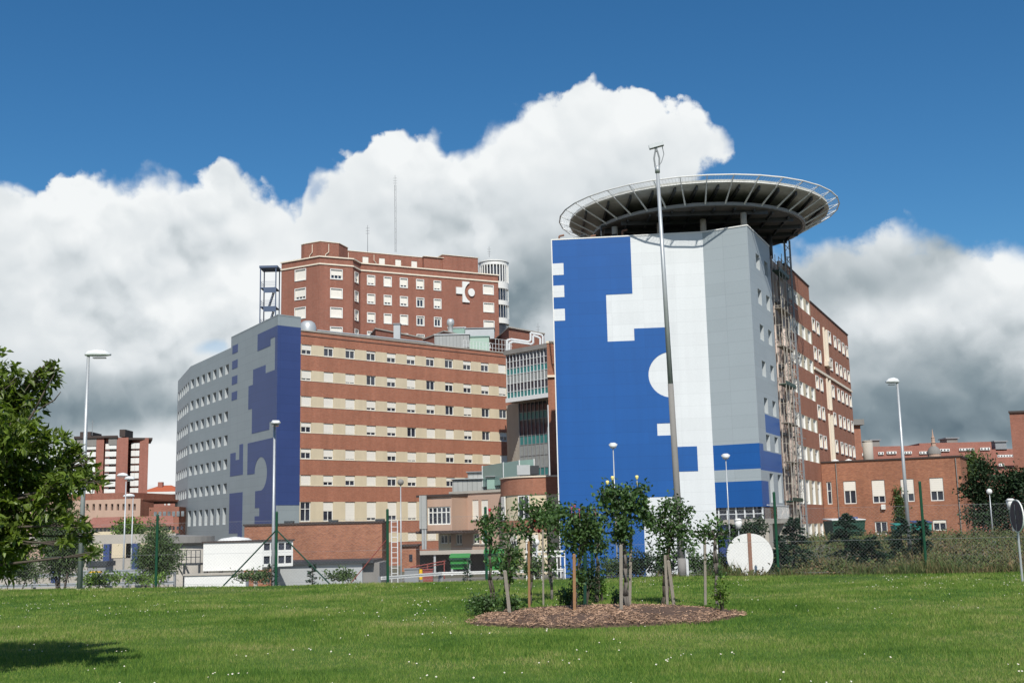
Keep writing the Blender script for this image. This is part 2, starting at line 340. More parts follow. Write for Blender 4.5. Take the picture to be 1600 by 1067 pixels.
def copy_tree(o, parent=None):
    c = o.copy(); col.objects.link(c)
    if parent: c.parent = parent
    for ch in [q for q in bpy.data.objects if q.parent == o and q != c]: copy_tree(ch, c)
    return c
class Plane:                                                       # a vertical wall: A left end, B right end seen from outside
    def __init__(s, A, B):
        s.A = Vector((A[0], A[1])); s.B = Vector((B[0], B[1])); s.L = (s.B-s.A).length; s.t = (s.B-s.A)/s.L; s.n = Vector((s.t.y, -s.t.x))
    def p(s, u, z, d=0): return (s.A.x+s.t.x*u+s.n.x*d, s.A.y+s.t.y*u+s.n.y*d, z)
    def xy(s, u, d=0): return (s.A.x+s.t.x*u+s.n.x*d, s.A.y+s.t.y*u+s.n.y*d)
    def uz(s, x, y):
        d = ray(x, y); k = (s.A.x*s.n.x+s.A.y*s.n.y)/(d[0]*s.n.x+d[1]*s.n.y)
        return (d[0]*k-s.A.x)*s.t.x+(d[1]*k-s.A.y)*s.t.y, d[2]*k+EYE
def wall(mb, pl, u0, u1, z0, z1, ops=(), depth=.25, mf=lambda u, z: 0, reveal=1, su=(), sz=()):
    """flat wall with real openings (u0,u1,z0,z1) and reveals"""
    us = sorted({round(q, 4) for q in [u0, u1, *su]+[e for o in ops for e in o[:2]] if u0 <= q <= u1})
    zs = sorted({round(q, 4) for q in [z0, z1, *sz]+[e for o in ops for e in o[2:4]] if z0 <= q <= z1})
    for a, b in zip(us, us[1:]):
        for c, d in zip(zs, zs[1:]):
            mu, mz = (a+b)/2, (c+d)/2
            if any(o[0] < mu < o[1] and o[2] < mz < o[3] for o in ops): continue
            mb.quad(pl.p(a, c), pl.p(b, c), pl.p(b, d), pl.p(a, d), mf(mu, mz))
    for o in ops:
        a, b, c, d = o[:4]; D = -depth
        mb.quad(pl.p(a, c), pl.p(a, d), pl.p(a, d, D), pl.p(a, c, D), reveal); mb.quad(pl.p(b, c), pl.p(b, c, D), pl.p(b, d, D), pl.p(b, d), reveal)
        mb.quad(pl.p(a, d), pl.p(b, d), pl.p(b, d, D), pl.p(a, d, D), reveal); mb.quad(pl.p(a, c), pl.p(a, c, D), pl.p(b, c, D), pl.p(b, c), reveal)
rng = random.Random(7)
class Windows:                                                     # windows of one building: the first 100 as parts, the rest as one
    def __init__(s, root): s.root = root; s.n = 0; s.rest = MB()
    def add(s, pl, a, b, c, d, depth=.25, shut=.5, mull=1, bar=.09, transom=None, glass='glass', mats=('white', 'shutter'), sur=None):
        f = MB(); D0, D1 = -depth+.01, -depth+.11
        g = MB(); sh = MB()
        if sur:
            w_, h_ = sur; f.pbox(pl, a-w_, a, c-h_, d+h_, -.02, .08); f.pbox(pl, b, b+w_, c-h_, d+h_, -.02, .08); f.pbox(pl, a, b, d, d+h_, -.02, .08); f.pbox(pl, a, b, c-h_, c, -.02, .11)
        f.pbox(pl, a, a+bar, c, d, D0, D1); f.pbox(pl, b-bar, b, c, d, D0, D1); f.pbox(pl, a+bar, b-bar, c, c+bar, D0, D1); f.pbox(pl, a+bar, b-bar, d-bar, d, D0, D1)
        for i in range(mull):
            m_ = a+(b-a)*(i+1)/(mull+1); f.pbox(pl, m_-bar*.5, m_+bar*.5, c+bar, d-bar, D0, D1-.01)
        if transom: f.pbox(pl, a+bar, b-bar, transom-bar*.4, transom+bar*.4, D0, D1-.015)
        for i in range(mull+1):
            x0 = a+bar*.9+(b-a-bar*.9)*i/(mull+1); x1 = a+(b-a-bar*.9)*(i+1)/(mull+1)
            g.quad(pl.p(x0, c+bar*.9, D0+.03), pl.p(x1, c+bar*.9, D0+.03), pl.p(x1, d-bar*.9, D0+.03), pl.p(x0, d-bar*.9, D0+.03))
        if shut > .02: sh.pbox(pl, a+bar*.6, b-bar*.6, d-(d-c)*min(shut, .97), d-.01, D1-.03, D1+.02)
        s.n += 1
        if s.n <= 100:
            w = f.build('window', mats[0], s.root); g.build('pane', glass, w)
            if sh.v: sh.build('shutter', mats[1], w)
            return w
        for q, mi in ((f, 0), (g, 1), (sh, 2)): s.rest.add(q.v, q.f, mi)
    def close(s, glass='glass'):
        if s.rest.v: tag(s.rest.build('window', ['white', glass, 'shutter'], s.root), 'further small windows of the facade', kind='stuff')

# ------------------------------------------------------------------ foliage helpers
def np_mesh(name, verts, faces, mname, parent=None, smooth=False):
    me = bpy.data.meshes.new(name); off = np.array(parent_loc(parent)) if parent else np.zeros(3)
    nv, nf, fl = len(verts), len(faces), faces.shape[1]
    me.vertices.add(nv); me.vertices.foreach_set('co', (verts-off).astype(np.float32).ravel())
    me.loops.add(nf*fl); me.loops.foreach_set('vertex_index', faces.astype(np.int32).ravel())
    me.polygons.add(nf); me.polygons.foreach_set('loop_start', np.arange(0, nf*fl, fl, dtype=np.int32)); me.polygons.foreach_set('loop_total', np.full(nf, fl, dtype=np.int32))
    me.update(calc_edges=True); me.materials.append(M[mname])
    o = bpy.data.objects.new(name, me); col.objects.link(o)
    if parent: o.parent = parent
    return o
def unit(a): return a/np.maximum(np.linalg.norm(a, axis=1, keepdims=True), 1e-9)
def leaves(pos, dirs, L, W, R, fold=.25, curl=.15):
    """one folded, pointed leaf per position: 6 vertices, two quads"""
    n = len(pos); d = unit(dirs); up = R.normal(size=(n, 3)); up[:, 2] += 1.2; s = unit(np.cross(d, up)); nn = np.cross(s, d)
    L = (L*R.uniform(.65, 1.25, n))[:, None]; W = (W*R.uniform(.75, 1.2, n))[:, None]
    tip = pos+d*L-nn*L*curl; mid = pos+d*L*.5
    v = np.stack([pos, mid+s*W*.5+nn*W*fold, mid, mid-s*W*.5+nn*W*fold, tip], 1).reshape(-1, 3)
    b = np.arange(n)[:, None]*5
    f = np.concatenate([b+np.array([[0, 2, 4, 1]]), b+np.array([[0, 3, 4, 2]])])
    return v, f
def crown_pts(lobes, n, R, shell=.55):
    w = np.array([max(l[3]*l[4]*l[5], .0006) for l in lobes])**(2/3.); k = R.choice(len(lobes), n, p=w/w.sum()); L = np.array(lobes)[k]
    d = unit(R.normal(size=(n, 3))); r = (shell+(1-shell)*R.random(n))[:, None]*R.uniform(.88, 1.1, (n, 1))
    inner = R.random(n) < .25; r[inner] *= R.random((inner.sum(), 1))
    return L[:, :3]+d*r*L[:, 3:6], d
def crown(name, lobes, n, L, W, mname, parent, seed, per=6, spread=None, droop=0., shell=.55, zmin=None):
    R = np.random.default_rng(seed); c, d = crown_pts(lobes, max(1, n//per), R, shell)
    p = np.repeat(c, per, 0)+R.normal(size=(len(c)*per, 3))*(spread if spread else L*.35); dd = np.repeat(d, per, 0)*.7+R.normal(size=(len(c)*per, 3))*.8; dd[:, 2] += .15-droop
    if zmin is not None: k = p[:, 2] > zmin; p = p[k]; dd = dd[k]
    v, f = leaves(p, dd, L, W, R); return np_mesh(name, v, f, mname, parent)
def branchy(name, base, lobes, r0, parent, seed, mname='bark', fork=.35):
    R = random.Random(seed); mb = MB(); b = Vector(base); cz = sum(l[2] for l in lobes)/len(lobes); top = Vector((sum(l[0] for l in lobes)/len(lobes), sum(l[1] for l in lobes)/len(lobes), cz))
    f = b.lerp(top, fork); mb.tube([b, b.lerp(f, .5)+Vector((R.uniform(-.05, .05)*r0*8, R.uniform(-.05, .05), 0)), f], [r0, r0*.85, r0*.72], 8)
    for l in lobes:
        t = Vector(l[:3]); m1 = f.lerp(t, .5)+Vector((R.uniform(-.2, .2), R.uniform(-.2, .2), R.uniform(0, .25)))*(t-f).length*.4
        mb.tube([f, m1, t], [r0*.5, r0*.33, r0*.16], 6)
        for _ in range(3):
            e = t+Vector((R.uniform(-1, 1)*l[3], R.uniform(-1, 1)*l[4], R.uniform(-.3, 1)*l[5]))*.8; mb.tube([m1.lerp(t, .7), e], [r0*.16, r0*.05], 5)
    return mb.build(name, mname, parent, True)

exec_parts = []
# ------------------------------------------------------------------ ground
EDGE = [(-200, 45), (-60, 45), (-17.1, 38.9), (-8.1, 37.2), (-.2, 37.4), (7.8, 36.6), (14.5, 34.8), (60, 30), (200, 20)]
def edge_y(x):
    for (a, b), (c, d) in zip(EDGE, EDGE[1:]):
        if a <= x <= c: return b+(d-b)*(x-a)/(c-a)
    return 40
def sstep(t, a, b):
    t = min(1, max(0, (t-a)/(b-a))); return t*t*(3-2*t)
def ground_z(x, y):
    e = edge_y(x); g = y-e
    if g < 0: return -.35
    left = -.15-2.85*sstep(g, 0, 8)
    right = -.1+.75*sstep(g, 1, 22)-.9*sstep(g, 30, 75)
    w = sstep(x/max(y, 1), .12, .26)*(1-.0*g)
    far = sstep(y, 90, 150)
    z = left*(1-w)+right*w
    return z*(1-far)+(-3 if w < .5 else -1.2)*far if False else z*(1-far)+(-3*(1-w)-1.2*w)*far
def build_ground():
    xs = [-6000, -1500, -400, -200, -120]+list(range(-90, 92, 3))+[120, 200, 400, 1500, 6000]
    ys = [-600, -100, -20, 20]+[29+1.5*i for i in range(34)]+[84+6*i for i in range(14)]+[200, 300, 600, 1500, 9000]
    v = [(x, y, ground_z(x, y)) for y in ys for x in xs]; n = len(xs)
    f = [(j*n+i, j*n+i+1, (j+1)*n+i+1, (j+1)*n+i) for j in range(len(ys)-1) for i in range(n-1)]
    m = bpy.data.materials.new('rough_ground'); m.use_nodes = True; k = NT(m.node_tree); bs = m.node_tree.nodes['Principled BSDF']
    P = k.n('ShaderNodeNewGeometry').outputs['Position']; a = k.noise(P, .12, 5, .6); b = k.noise(P, 3, 5, .7)
    c = k.ramp(k.m('ADD', k.m('MULTIPLY', a, .7), k.m('MULTIPLY', b, .35)), [(.3, (.05, .065, .025)), (.5, (.10, .095, .06)), (.62, (.19, .18, .165)), (.8, (.24, .23, .21))])
    k.l(c, bs.inputs['Base Color']); bs.inputs['Roughness'].default_value = .95; M['rough_ground'] = m
    o = MB().add(v, f).build('ground', 'rough_ground'); tag(o, 'rough ground of gravel and weeds sloping down behind the lawn', kind='structure')
    # lawn
    xs = [-200, -120, -80]+[-60+2*i for i in range(61)]+[80, 120, 200]; rows = [-40, -10, 0, 5]+[8+1.0*i for i in range(24)]
    v = []; R = random.Random(3); n = len(xs)
    for r in rows+['e', 's']:
        for x in xs:
            e = edge_y(x)
            y = min(r, e-.5) if not isinstance(r, str) else (e if r == 'e' else e+.35)
            z = 0 if not isinstance(r, str) else (-.0 if r == 'e' else -.4)
            if not isinstance(r, str): z = .02*math.sin(x*.7+1)*math.sin(y*.5)
            v.append((x, y+(0 if not isinstance(r, str) else .12*math.sin(x*1.9)), z))
    nr = len(rows)+2; f = [(j*n+i, j*n+i+1, (j+1)*n+i+1, (j+1)*n+i) for j in range(nr-1) for i in range(n-1)]
    m = bpy.data.materials.new('lawn_turf'); m.use_nodes = True; k = NT(m.node_tree); bs = m.node_tree.nodes['Principled BSDF']
    P = k.n('ShaderNodeNewGeometry').outputs['Position']; a = k.noise(P, .35, 5, .6); b = k.noise(P, 14, 4, .7)
    c = k.ramp(k.m('ADD', k.m('MULTIPLY', a, .75), k.m('MULTIPLY', b, .3)), [(.3, (.035, .085, .015)), (.5, (.06, .125, .022)), (.64, (.11, .155, .035)), (.8, (.15, .165, .06))])
    k.l(c, bs.inputs['Base Color']); bs.inputs['Roughness'].default_value = .95; bs.inputs['Specular IOR Level'].default_value = .1; M['turf'] = m
    tag(MB().add(v, f).build('lawn', 'turf', smooth=True), 'mown green lawn', kind='structure')
build_ground()

BED = (ground_at(945, 966).x, 21.2)
def in_bed(x, y, g=1.): return ((x-BED[0])/(2.32*g))**2+((y-BED[1])/(2.15*g))**2 < 1
def build_grass():
    m = bpy.data.materials.new('grass_blade'); m.use_nodes = True; t = m.node_tree; k = NT(t); bs = t.nodes['Principled BSDF']
    geo = k.n('ShaderNodeNewGeometry'); P = geo.outputs['Position']; a = k.noise(P, .33, 4, .6); a2 = k.noise(P, 1.7, 4, .65)
    r = geo.outputs['Random Per Island']
    v = k.m('ADD', k.m('ADD', k.m('MULTIPLY_ADD', a, 1.25, -.25), k.m('MULTIPLY_ADD', a2, .6, -.22)), k.m('MULTIPLY', k.m('SUBTRACT', r, .5), .42))
    c = k.ramp(v, [(.14, (.055, .125, .018)), (.34, (.12, .225, .032)), (.52, (.205, .295, .052)), (.66, (.31, .335, .10)), (.86, (.46, .40, .19))])
    k.l(c, bs.inputs['Base Color']); bs.inputs['Roughness'].default_value = .7; bs.inputs['Specular IOR Level'].default_value = .2
    tr = k.n('ShaderNodeBsdfTranslucent'); k.l(c, tr.inputs[0]); mx = k.n('ShaderNodeMixShader'); mx.inputs[0].default_value = .3
    k.l(bs.outputs[0], mx.inputs[1]); k.l(tr.outputs[0], mx.inputs[2]); k.l(mx.outputs[0], t.nodes['Material Output'].inputs[0]); M['blade'] = m
    R = np.random.default_rng(11); pos = []; wid = []; hgt = []
    for y0, y1, dens, w, h in ((10.5, 14, 2600, .0055, .045), (14, 18, 1700, .007, .045), (18, 24, 1000, .009, .048), (24, 31, 620, .012, .05), (31, 40, 420, .015, .055)):
        hw = y1*.47+1; n = int((y1-y0)*2*hw*dens); x = R.uniform(-hw, hw, n); y = R.uniform(y0, y1, n)
        pos.append(np.stack([x, y], 1)); wid.append(np.full(n, w)); hgt.append(np.full(n, h))
    p = np.concatenate(pos); w = np.concatenate(wid); h = np.concatenate(hgt)
    ex = np.interp(p[:, 0], [e[0] for e in EDGE], [e[1] for e in EDGE]); keep = p[:, 1] < ex-.05
    b = ((p[:, 0]-BED[0])/2.32)**2+((p[:, 1]-BED[1])/2.15)**2; keep &= (b > .97+.14*np.sin(p[:, 0]*5)*np.sin(p[:, 1]*7+1)) | (R.random(len(p)) < .05*(1+3*(b > .8)))
    p = p[keep]; w = w[keep]; h = h[keep]; n = len(p)
    h = h*R.uniform(.5, 1.35, n)*(1+.25*np.sin(p[:, 0]*1.3+2*np.sin(p[:, 1]*.9)))
    z = .02*np.sin(p[:, 0]*.7+1)*np.sin(p[:, 1]*.5)-.005; a = R.uniform(0, 2*np.pi, n); lean = R.normal(0, .35, (n, 2))*h[:, None]
    v = np.zeros((n, 3, 3)); v[:, 0] = np.stack([p[:, 0]-np.cos(a)*w/2, p[:, 1]-np.sin(a)*w/2, z], 1); v[:, 1] = np.stack([p[:, 0]+np.cos(a)*w/2, p[:, 1]+np.sin(a)*w/2, z], 1)
    v[:, 2] = np.stack([p[:, 0]+lean[:, 0], p[:, 1]+lean[:, 1], z+h], 1)
    o = np_mesh('grass', v.reshape(-1, 3), np.arange(3*n).reshape(n, 3), 'blade'); tag(o, 'short blades of mown grass covering the lawn', 'grass', kind='stuff')
    # daisies
    mb = MB(); Rr = random.Random(5)
    for i in range(900):
        y = 11+27*Rr.random()**.8; x = Rr.uniform(-.47, .47)*y
        cl = math.sin(x*.55+1.3)+math.sin(y*.6+x*.2)
        if in_bed(x, y, 1.1) or y > edge_y(x)-.3 or Rr.random() > .35+.3*cl: continue
        for _ in range(Rr.choice((1, 1, 2, 3))):
            xx = x+Rr.gauss(0, .12); yy = y+Rr.gauss(0, .12); q = Rr.uniform(.007, .0135); hz = Rr.uniform(.035, .06)
            c = Vector((xx, yy, hz)); tl = Vector((Rr.uniform(-.4, .4), -.6-Rr.random()*.5, 1)).normalized(); sx = tl.orthogonal().normalized(); sy = tl.cross(sx)
            ring = [c+sx*(q*math.cos(s_*math.pi/4)*(1 if s_ % 2 else .8))+sy*(q*math.sin(s_*math.pi/4)*(1 if s_ % 2 else .8)) for s_ in range(8)]
            mb.add(ring, [tuple(range(8))], 0); mb.cyl(c+tl*.001, c+tl*.005, q*.35, q*.25, 5, 1); mb.cyl((xx, yy, 0), c, .0015, .0015, 3, 2)
    tag(mb.build('daisies', ['petal_w', 'yellow', 'leaf_rose']), 'tiny white daisies scattered all over the lawn', 'flowers', kind='stuff')
build_grass()

# ------------------------------------------------------------------ left hospital wing (brick + grey/blue cladding)
PB = Plane((-27.76, 153.5), (-1.71, 176.75)); C0 = PB.xy(-4.4)
GE = (-52.4, 185.6); PG = Plane(GE, C0); g3 = at(275.5, 700, 203); PG3 = Plane((g3.x, g3.y), GE)
SH = [[.55, .2, .2, .25, .5, .5, .25, .15, .45, .3, .97], [.8, .95, .85, 0, .5, .85, .08, .3, .45, .6, .8], [.95, .97, .9, .75, .62, .68, .55, .05, .8, .05, .05], [.45, .9, .9, .7, .65, .05, .95, .95, .6, .08, .5],
      [.4, .75, .88, .97, .5, .85, .97, .45, .6, .97, .97], [.97, .65, .5, .97, .3, .6, .97, .4, .6, .5, .9], [0, .48, .97, .85, .75, .9, .8, .9, .5, .6, .7], [.5, .3, .6, .9, .4, .9, .9, .6, .5, .5, .5]]
def left_wing():
    root = thing('hospital_wing', 'brick and cream striped hospital wing whose left side is clad in grey and blue panels', 'building', (C0[0], C0[1], -3))
    W = Windows(root); U1 = 38.6
    rows = [26.8-3.5*i for i in range(6)]; ops = []
    for i, h in enumerate(rows):
        for j in range(11): ops.append((-.75+3.5*j, .85+3.5*j, h-1.38, h, i, j))
    for j in range(7): ops.append((-.75+3.5*j, .85+3.5*j, 3.2, 5.77, 6, j))
    for j in range(5, 9): ops.append((-.75+3.5*j, .85+3.5*j, .3, 1.5, 7, j))
    bands = [(h-1.38, h) for h in rows]+[(3.2, 5.77), (.3, 1.5)]
    b = MB(); wall(b, PB, -.9, U1, -3, 28.6, ops, .24, lambda u, z: 1 if any(a < z < c for a, c in bands) else 0, 1, sz=[e for q in bands for e in q])
    b.build('brick_facade', ['brick_light', 'cream'], root)
    c = MB()                                                       # the cream bands stand 3 cm back of thin sills and the brick fascia is capped
    for a, d in bands: c.pbox(PB, -.9, U1, a-.06, a, .003, .05)
    c.build('sill_band', 'cream_trim', root)
    c = MB(); c.pbox(PB, -.9, U1+.1, 28.6, 28.75, -.3, .12); c.pbox(PB, -.9, U1+.1, 27.95, 28.03, .003, .05, 1); c.build('parapet_coping', ['concrete', 'dark_trim'], root)
    for (a, q, c_, d, i, j) in ops:
        s = SH[i][j]; tall = i == 6
        W.add(PB, a+.02, q-.02, c_+.02, d-.02, .24, s, 1, .1, transom=(c_+1.65) if tall else None)
    # grey wing, second face
    L = PG.L
    def gops(pl, us, w):
        o = []
        for u in us:
            for i in range(6): o.append((u, u+w, 25.15-3.5*i, 26.62-3.5*i))
            o.append((u, u+w, 3.2, 5.6))
        return o
    us = [L-(21.2+3.06*k)*.985-1.65 for k in range(7)]; og = gops(PG, us, 1.65)
    g = MB(); wall(g, PG, 0, L, -3, 28.9, og, .6, lambda u, z: 0, 1); uu = L-20.1*.99
    g.quad(PG.p(uu, 28.9), PG.p(L, 28.9), PG.p(L, 30.5), PG.p(uu, 30.5), 0)
    wall(g, Plane(C0, PB.xy(-.9)), 0, 3.5, -3, 30.5, (), 0)
    pl3 = Plane(PB.xy(-.9, 0), PB.xy(-.9, -9)); wall(g, pl3, 0, 9, 28.0, 30.5, (), 0)
    L3 = PG3.L; us3 = [1.2+(L3-2.2)*k/6 for k in range(6)]; o3 = gops(PG3, us3, 1.7)
    wall(g, PG3, 0, L3, -3, 28.9, o3, .6, lambda u, z: 0, 1)
    back = PG.xy(uu, -8); wall(g, Plane(back, PG.xy(uu)), 0, 8, 28.9, 30.5)
    g.build('cladding', ['grey', 'reveal'], root)
    def gp(poly): return [(L-u*.985, z) for u, z in poly][::-1]
    arc = [(6.2+2.62*math.cos(t), 9.72+2.25*math.sin(t)) for t in [math.radians(a) for a in range(22, 271, 12)]]
    main = [(.0, 29), (8.15, 29), (8.15, 26.65), (2.85, 26.65), (2.85, 27.6), (.95, 27.6), (.95, 23.15), (4.7, 23.15), (4.7, 24.3), (9.9, 24.3), (9.9, 22.2), (11.8, 22.2), (11.8, 18.9), (10.1, 18.9), (10.1, 15.4), (2.9, 15.4),
            (2.9, 16.4), (1.3, 16.4), (1.3, 14.2), (11.8, 14.2), (11.8, 9.85), (9.6, 9.85), (8.75, 9.85)]+arc+[(8.3, 7.47), (8.3, 5.2), (6.5, 5.2), (6.5, 4.1), (8.4, 4.1), (8.4, -1), (0, -1)]
    # the half disc: keep only the arc right of the stem
    main = [p for p in main if p != (9.3, 10.67)]
    bp = MB(); bp.plate(PG, gp(main), .002, .03)
    for zt in (29.0, 26.75, 24.45, 22.15): bp.plate(PG, gp([(17.0, zt), (19.5, zt), (19.5, zt-1.2), (17.0, zt-1.2)]), .002, .03)
    bp.plate(PG, gp([(13.9, 14.3), (15.5, 14.3), (15.5, 12.2), (17.2, 12.2), (17.2, 13.3), (19.6, 13.3), (19.6, 10), (13.8, 10)]), .002, .03)
    bp.plate(PG, gp([(13.8, 7.57), (19.7, 7.57), (19.7, 1.9), (15.7, 1.9), (15.7, 1), (13.8, 1)]), .002, .03)
    pc = Plane(C0, PB.xy(-.9)); bp.plate(pc, [(0, 5.35), (3.5, 5.35), (3.5, 29), (0, 29)], .002, .03)
    bp.build('blue_cladding', 'blue_l', root)
    for (a, q, c_, d) in [o for o in og if o[2] < 20]+[o for o in og if o[2] >= 20]:
        W.add(PG, a+.02, q-.02, c_+.02, d-.02, .6, .3, 1, .12, glass='glass_l')
    for (a, q, c_, d) in o3: W.add(PG3, a+.02, q-.02, c_+.02, d-.02, .6, .3, 1, .12, glass='glass_l')
    W.close('glass_l')
    # roofs and inner body
    r = MB(); e = PB.xy(U1); bk = PB.xy(U1, -18)
    fp = [PB.xy(-.9, -.25), PB.xy(U1, -.25), bk, PB.xy(18, -18), PG.xy(0, -14), PG3.xy(0, -10), PG3.xy(0, -.45), PG.xy(0, -.45), PG.xy(L-1, -.45)]
    r.prism(fp, -2.9, 28.2, 0)
    r.build('roof', 'roofing', root)
    r = MB(); r.prism([C0, PB.xy(-.9), PB.xy(-.9, -9), PG.xy(uu, -8), PG.xy(uu)], 30.3, 30.36); r.build('upper_roof', 'roofing', root)
    r = MB(); wall(r, Plane(PB.xy(U1), PB.xy(U1, -18)), 0, 18, -3, 28.6); r.build('end_wall', 'brick_light', root)
left_wing()

# ------------------------------------------------------------------ high brick block behind
H0, H1, H2, H3, H4 = (-41.8, 205.4), (-34.1, 201.0), (-28.5, 203.6), (-27.6, 207.0), (-2.43, 219.8)
def high_block():
    root = thing('hospital_high_block', 'tall dark red brick hospital block rising behind, with a white cross emblem', 'building', (-20, 212, -3))
    W = Windows(root); PA, P2, PC, PM = Plane(H0, H1), Plane(H1, H2), Plane(H2, H3), Plane(H3, H4)
    b = MB(); zt = 50.4; data = []
    R = random.Random(4)
    for pl, cols_, h in ((PA, [(3.3, 5.7)], 1.95), (P2, [(2.05, 4.15)], 1.7), (PC, [(.9, 2.4)], 1.8), (PM, [(1.36, 2.76), (4.62, 6.0), (7.82, 9.22), (11.1, 12.5), (14.65, 16.0), (25.0, 27.1)], 1.7)):
        ops = [(a, c, 48.3-3.5*i-h, 48.3-3.5*i) for (a, c) in cols_ for i in range(5)]
        if pl is PA: ops = [(a, c, d+.35, e+.35) for a, c, d, e in ops]
        wall(b, pl, 0, pl.L, 20, zt, ops, .25, lambda u, z: 0, 1); data.append((pl, ops))
    b.build('brick_wall', ['brick_dark', 'cream_trim'], root)
    for pl, ops in data:
        for a, c, d, e in ops:
            f = MB()
            W.add(pl, a+.02, c-.02, d+.02, e-.02, .25, R.choice((.97, .97, .75, .6, .8, .2)), 1 if c-a < 1.6 else 2, .13, sur=(.13, .13))
    t = MB(); t2 = MB()
    for pl in (PA, P2, PC, PM):
        t.pbox(pl, -.1, pl.L+.1, 49.05, 49.3, .002, .16); t2.pbox(pl, -.12, pl.L+.12, 50.4, 50.62, -.3, .22)
    t.build('string_course', 'cream_trim', root); t2.build('coping', 'cream_trim', root)
    fp = [H0, H1, H2, H3, H4, PM.xy(PM.L, -14), PM.xy(-6, -16)]
    r = MB(); r.prism([PA.xy(.4, -.4), PA.xy(PA.L, -.4), P2.xy(P2.L-.6, -.5), PM.xy(.3, -.5), PM.xy(PM.L-.3, -.4), PM.xy(PM.L-.3, -14), PM.xy(-6, -16)], 20, 50.1)
    r.build('roof', 'roofing', root)
    s = MB(); sp = Plane(H4, PM.xy(PM.L, -14)); wall(s, sp, 0, 14, 20, 50.4); s.build('side_wall', 'brick_dark', root)
    s = MB(); sp = Plane(PM.xy(-6, -16), H0); wall(s, sp, 0, sp.L, 20, 50.4); s.build('back_wall', 'brick_dark', root)
    # penthouse storeys
    ph = MB(); q = Plane(PM.xy(-3.2, -1.6), PM.xy(16.6, -1.6)); o = [(1.0+3.25*i+3.2, 2.15+3.25*i+3.2, 50.8, 52.25) for i in range(4)]
    wall(ph, q, 0, q.L, 50.1, 53.05, o, .2, lambda u, z: 0, 1)
    lp = [PA.xy(3.6, -1.2), PA.xy(4.6, -.9), PA.xy(PA.L-.6, -1.0), P2.xy(P2.L-2.2, -1.4), PM.xy(-1.9, -1.55), PM.xy(-3, -7), PA.xy(3.6, -8)]
    ph.prism(lp, 50.1, 53.55, 0, 2)
    ph.prism([PM.xy(-1.5, -1.8), PM.xy(16.6, -1.8), PM.xy(16.6, -9), PM.xy(-1.5, -9)], 50.1, 52.95, 0, 2)
    ph.prism([PM.xy(13.0, -.9), PM.xy(17.0, -.9), PM.xy(17.0, -8), PM.xy(13.0, -8)], 50.1, 53.1, 0, 2)
    ph.prism([PM.xy(16.8, -.75), PM.xy(24.3, -.75), PM.xy(24.3, -9), PM.xy(16.8, -9)], 50.1, 53.75, 0, 2)
    pho = ph.build('penthouse', ['brick_dark', 'cream_trim', 'roofing'], root)
    for a, c, d, e in o: W.add(q, a+.02, c-.02, d, e-.02, .2, .97, 1, .1)
    pt = MB(); pt.pbox(q, 0, q.L, 53.05, 53.17, -.3, .1)
    for u0, u1, z in ((12.9, 17.05, 53.1), (16.7, 24.4, 53.75)): pt.pbox(PM, u0, u1, z, z+.1, -9.1, -.6)
    for u in (0.6, 5.6): pt.tube([q.p(u+1.2, 50.4, .12), q.p(u+1.2, 51.2, .12), q.p(u+.8, 51.6, .12), q.p(u+.8, 52.7, .12)], .06)
    for (a_, b_) in zip(lp, lp[1:]):
        pp = Plane(a_, b_); pt.pbox(pp, 0, pp.L, 53.55, 53.67, -.2, .1)
    pa2 = Plane(lp[1], lp[2]); pt.tube([pa2.p(1.3, 50.2, .15), pa2.p(1.3, 51.2, .15), pa2.p(1.9, 51.7, .15), pa2.p(1.9, 53.2, .15)], .07)
    pa2 = Plane(lp[2], lp[3]); pt.tube([pa2.p(.9, 50.2, .15), pa2.p(.9, 51.2, .15), pa2.p(1.5, 51.7, .15), pa2.p(1.5, 53.2, .15)], .07)
    pt.build('parapet_trim', 'cream_trim', root)
    W.close()
    # emblem: half cross, crescent gap and dot
    em = MB(); d0, d1 = .01, .3
    arcp = [(22.95+2.05*math.cos(math.radians(a)), 46.62+2.05*math.sin(math.radians(a))) for a in range(120, 241, 8)]
    em.plate(PM, [(20.45, 44.6), (21.93, 44.6)]+arcp[::-1]+[(21.93, 48.64), (20.45, 48.64)], d0, d1)
    em.plate(PM, [(19.15, 46.15), (20.45, 46.15), (20.45, 47.45), (19.15, 47.45)], d0, d1)
    em.plate(PM, [(22.35+.68*math.cos(a*math.pi/12), 46.62+.78*math.sin(a*math.pi/12)) for a in range(24)], d0, d1)
    em.build('emblem', 'white', root)
    # round stair tower with fins
    c = (-3.35, 225.3); rr = 2.85
    st = MB(); st.lathe((*c, 0), [(rr*.86, 20), (rr*.86, 53.2)], 40); st.build('stair_drum', 'glass', root)
    fr = MB()
    for z0, z1 in ((20, 38), (41.6, 42.7), (45.3, 46.2), (48.6, 50.0), (53.4, 54.1)): fr.lathe((*c, 0), [(rr*.8, z0), (rr*1.02, z0), (rr*1.02, z1), (rr*.8, z1)], 40)
    fr.lathe((*c, 0), [(0.01, 54.1), (rr*1.08, 54.1), (rr*1.08, 54.3), (.01, 54.6)], 40)
    for i in range(28):
        a = 2*math.pi*i/28
        p = (c[0]+rr*math.cos(a), c[1]+rr*math.sin(a)); fr.cyl((*p, 49.9), (*p, 53.5), .13, .13, 5)
        for z in (42.6, 46.1): fr.cyl((*p, z), (*p, z+2.8), .04, .04, 4)
    fr.build('stair_rings', 'white', root)
    # blue outside stair on the left end
    e = thing('fire_escape', 'blue steel outside staircase on the left end of the tall brick block', 'fire escape', (H0[0]-3, H0[1]+1, 30))
    s = MB(); T = []
    A_ = at(408.5, 430, 206); B_ = at(437, 420, 207.5)
    x0, x1 = A_.x, B_.x-.2; y0, y1 = 205.2, 208.4
    for x in (x0, x1):
        for y in (y0, y1): s.box((x-.09, y-.09, 28), (x+.09, y+.09, 49.6))
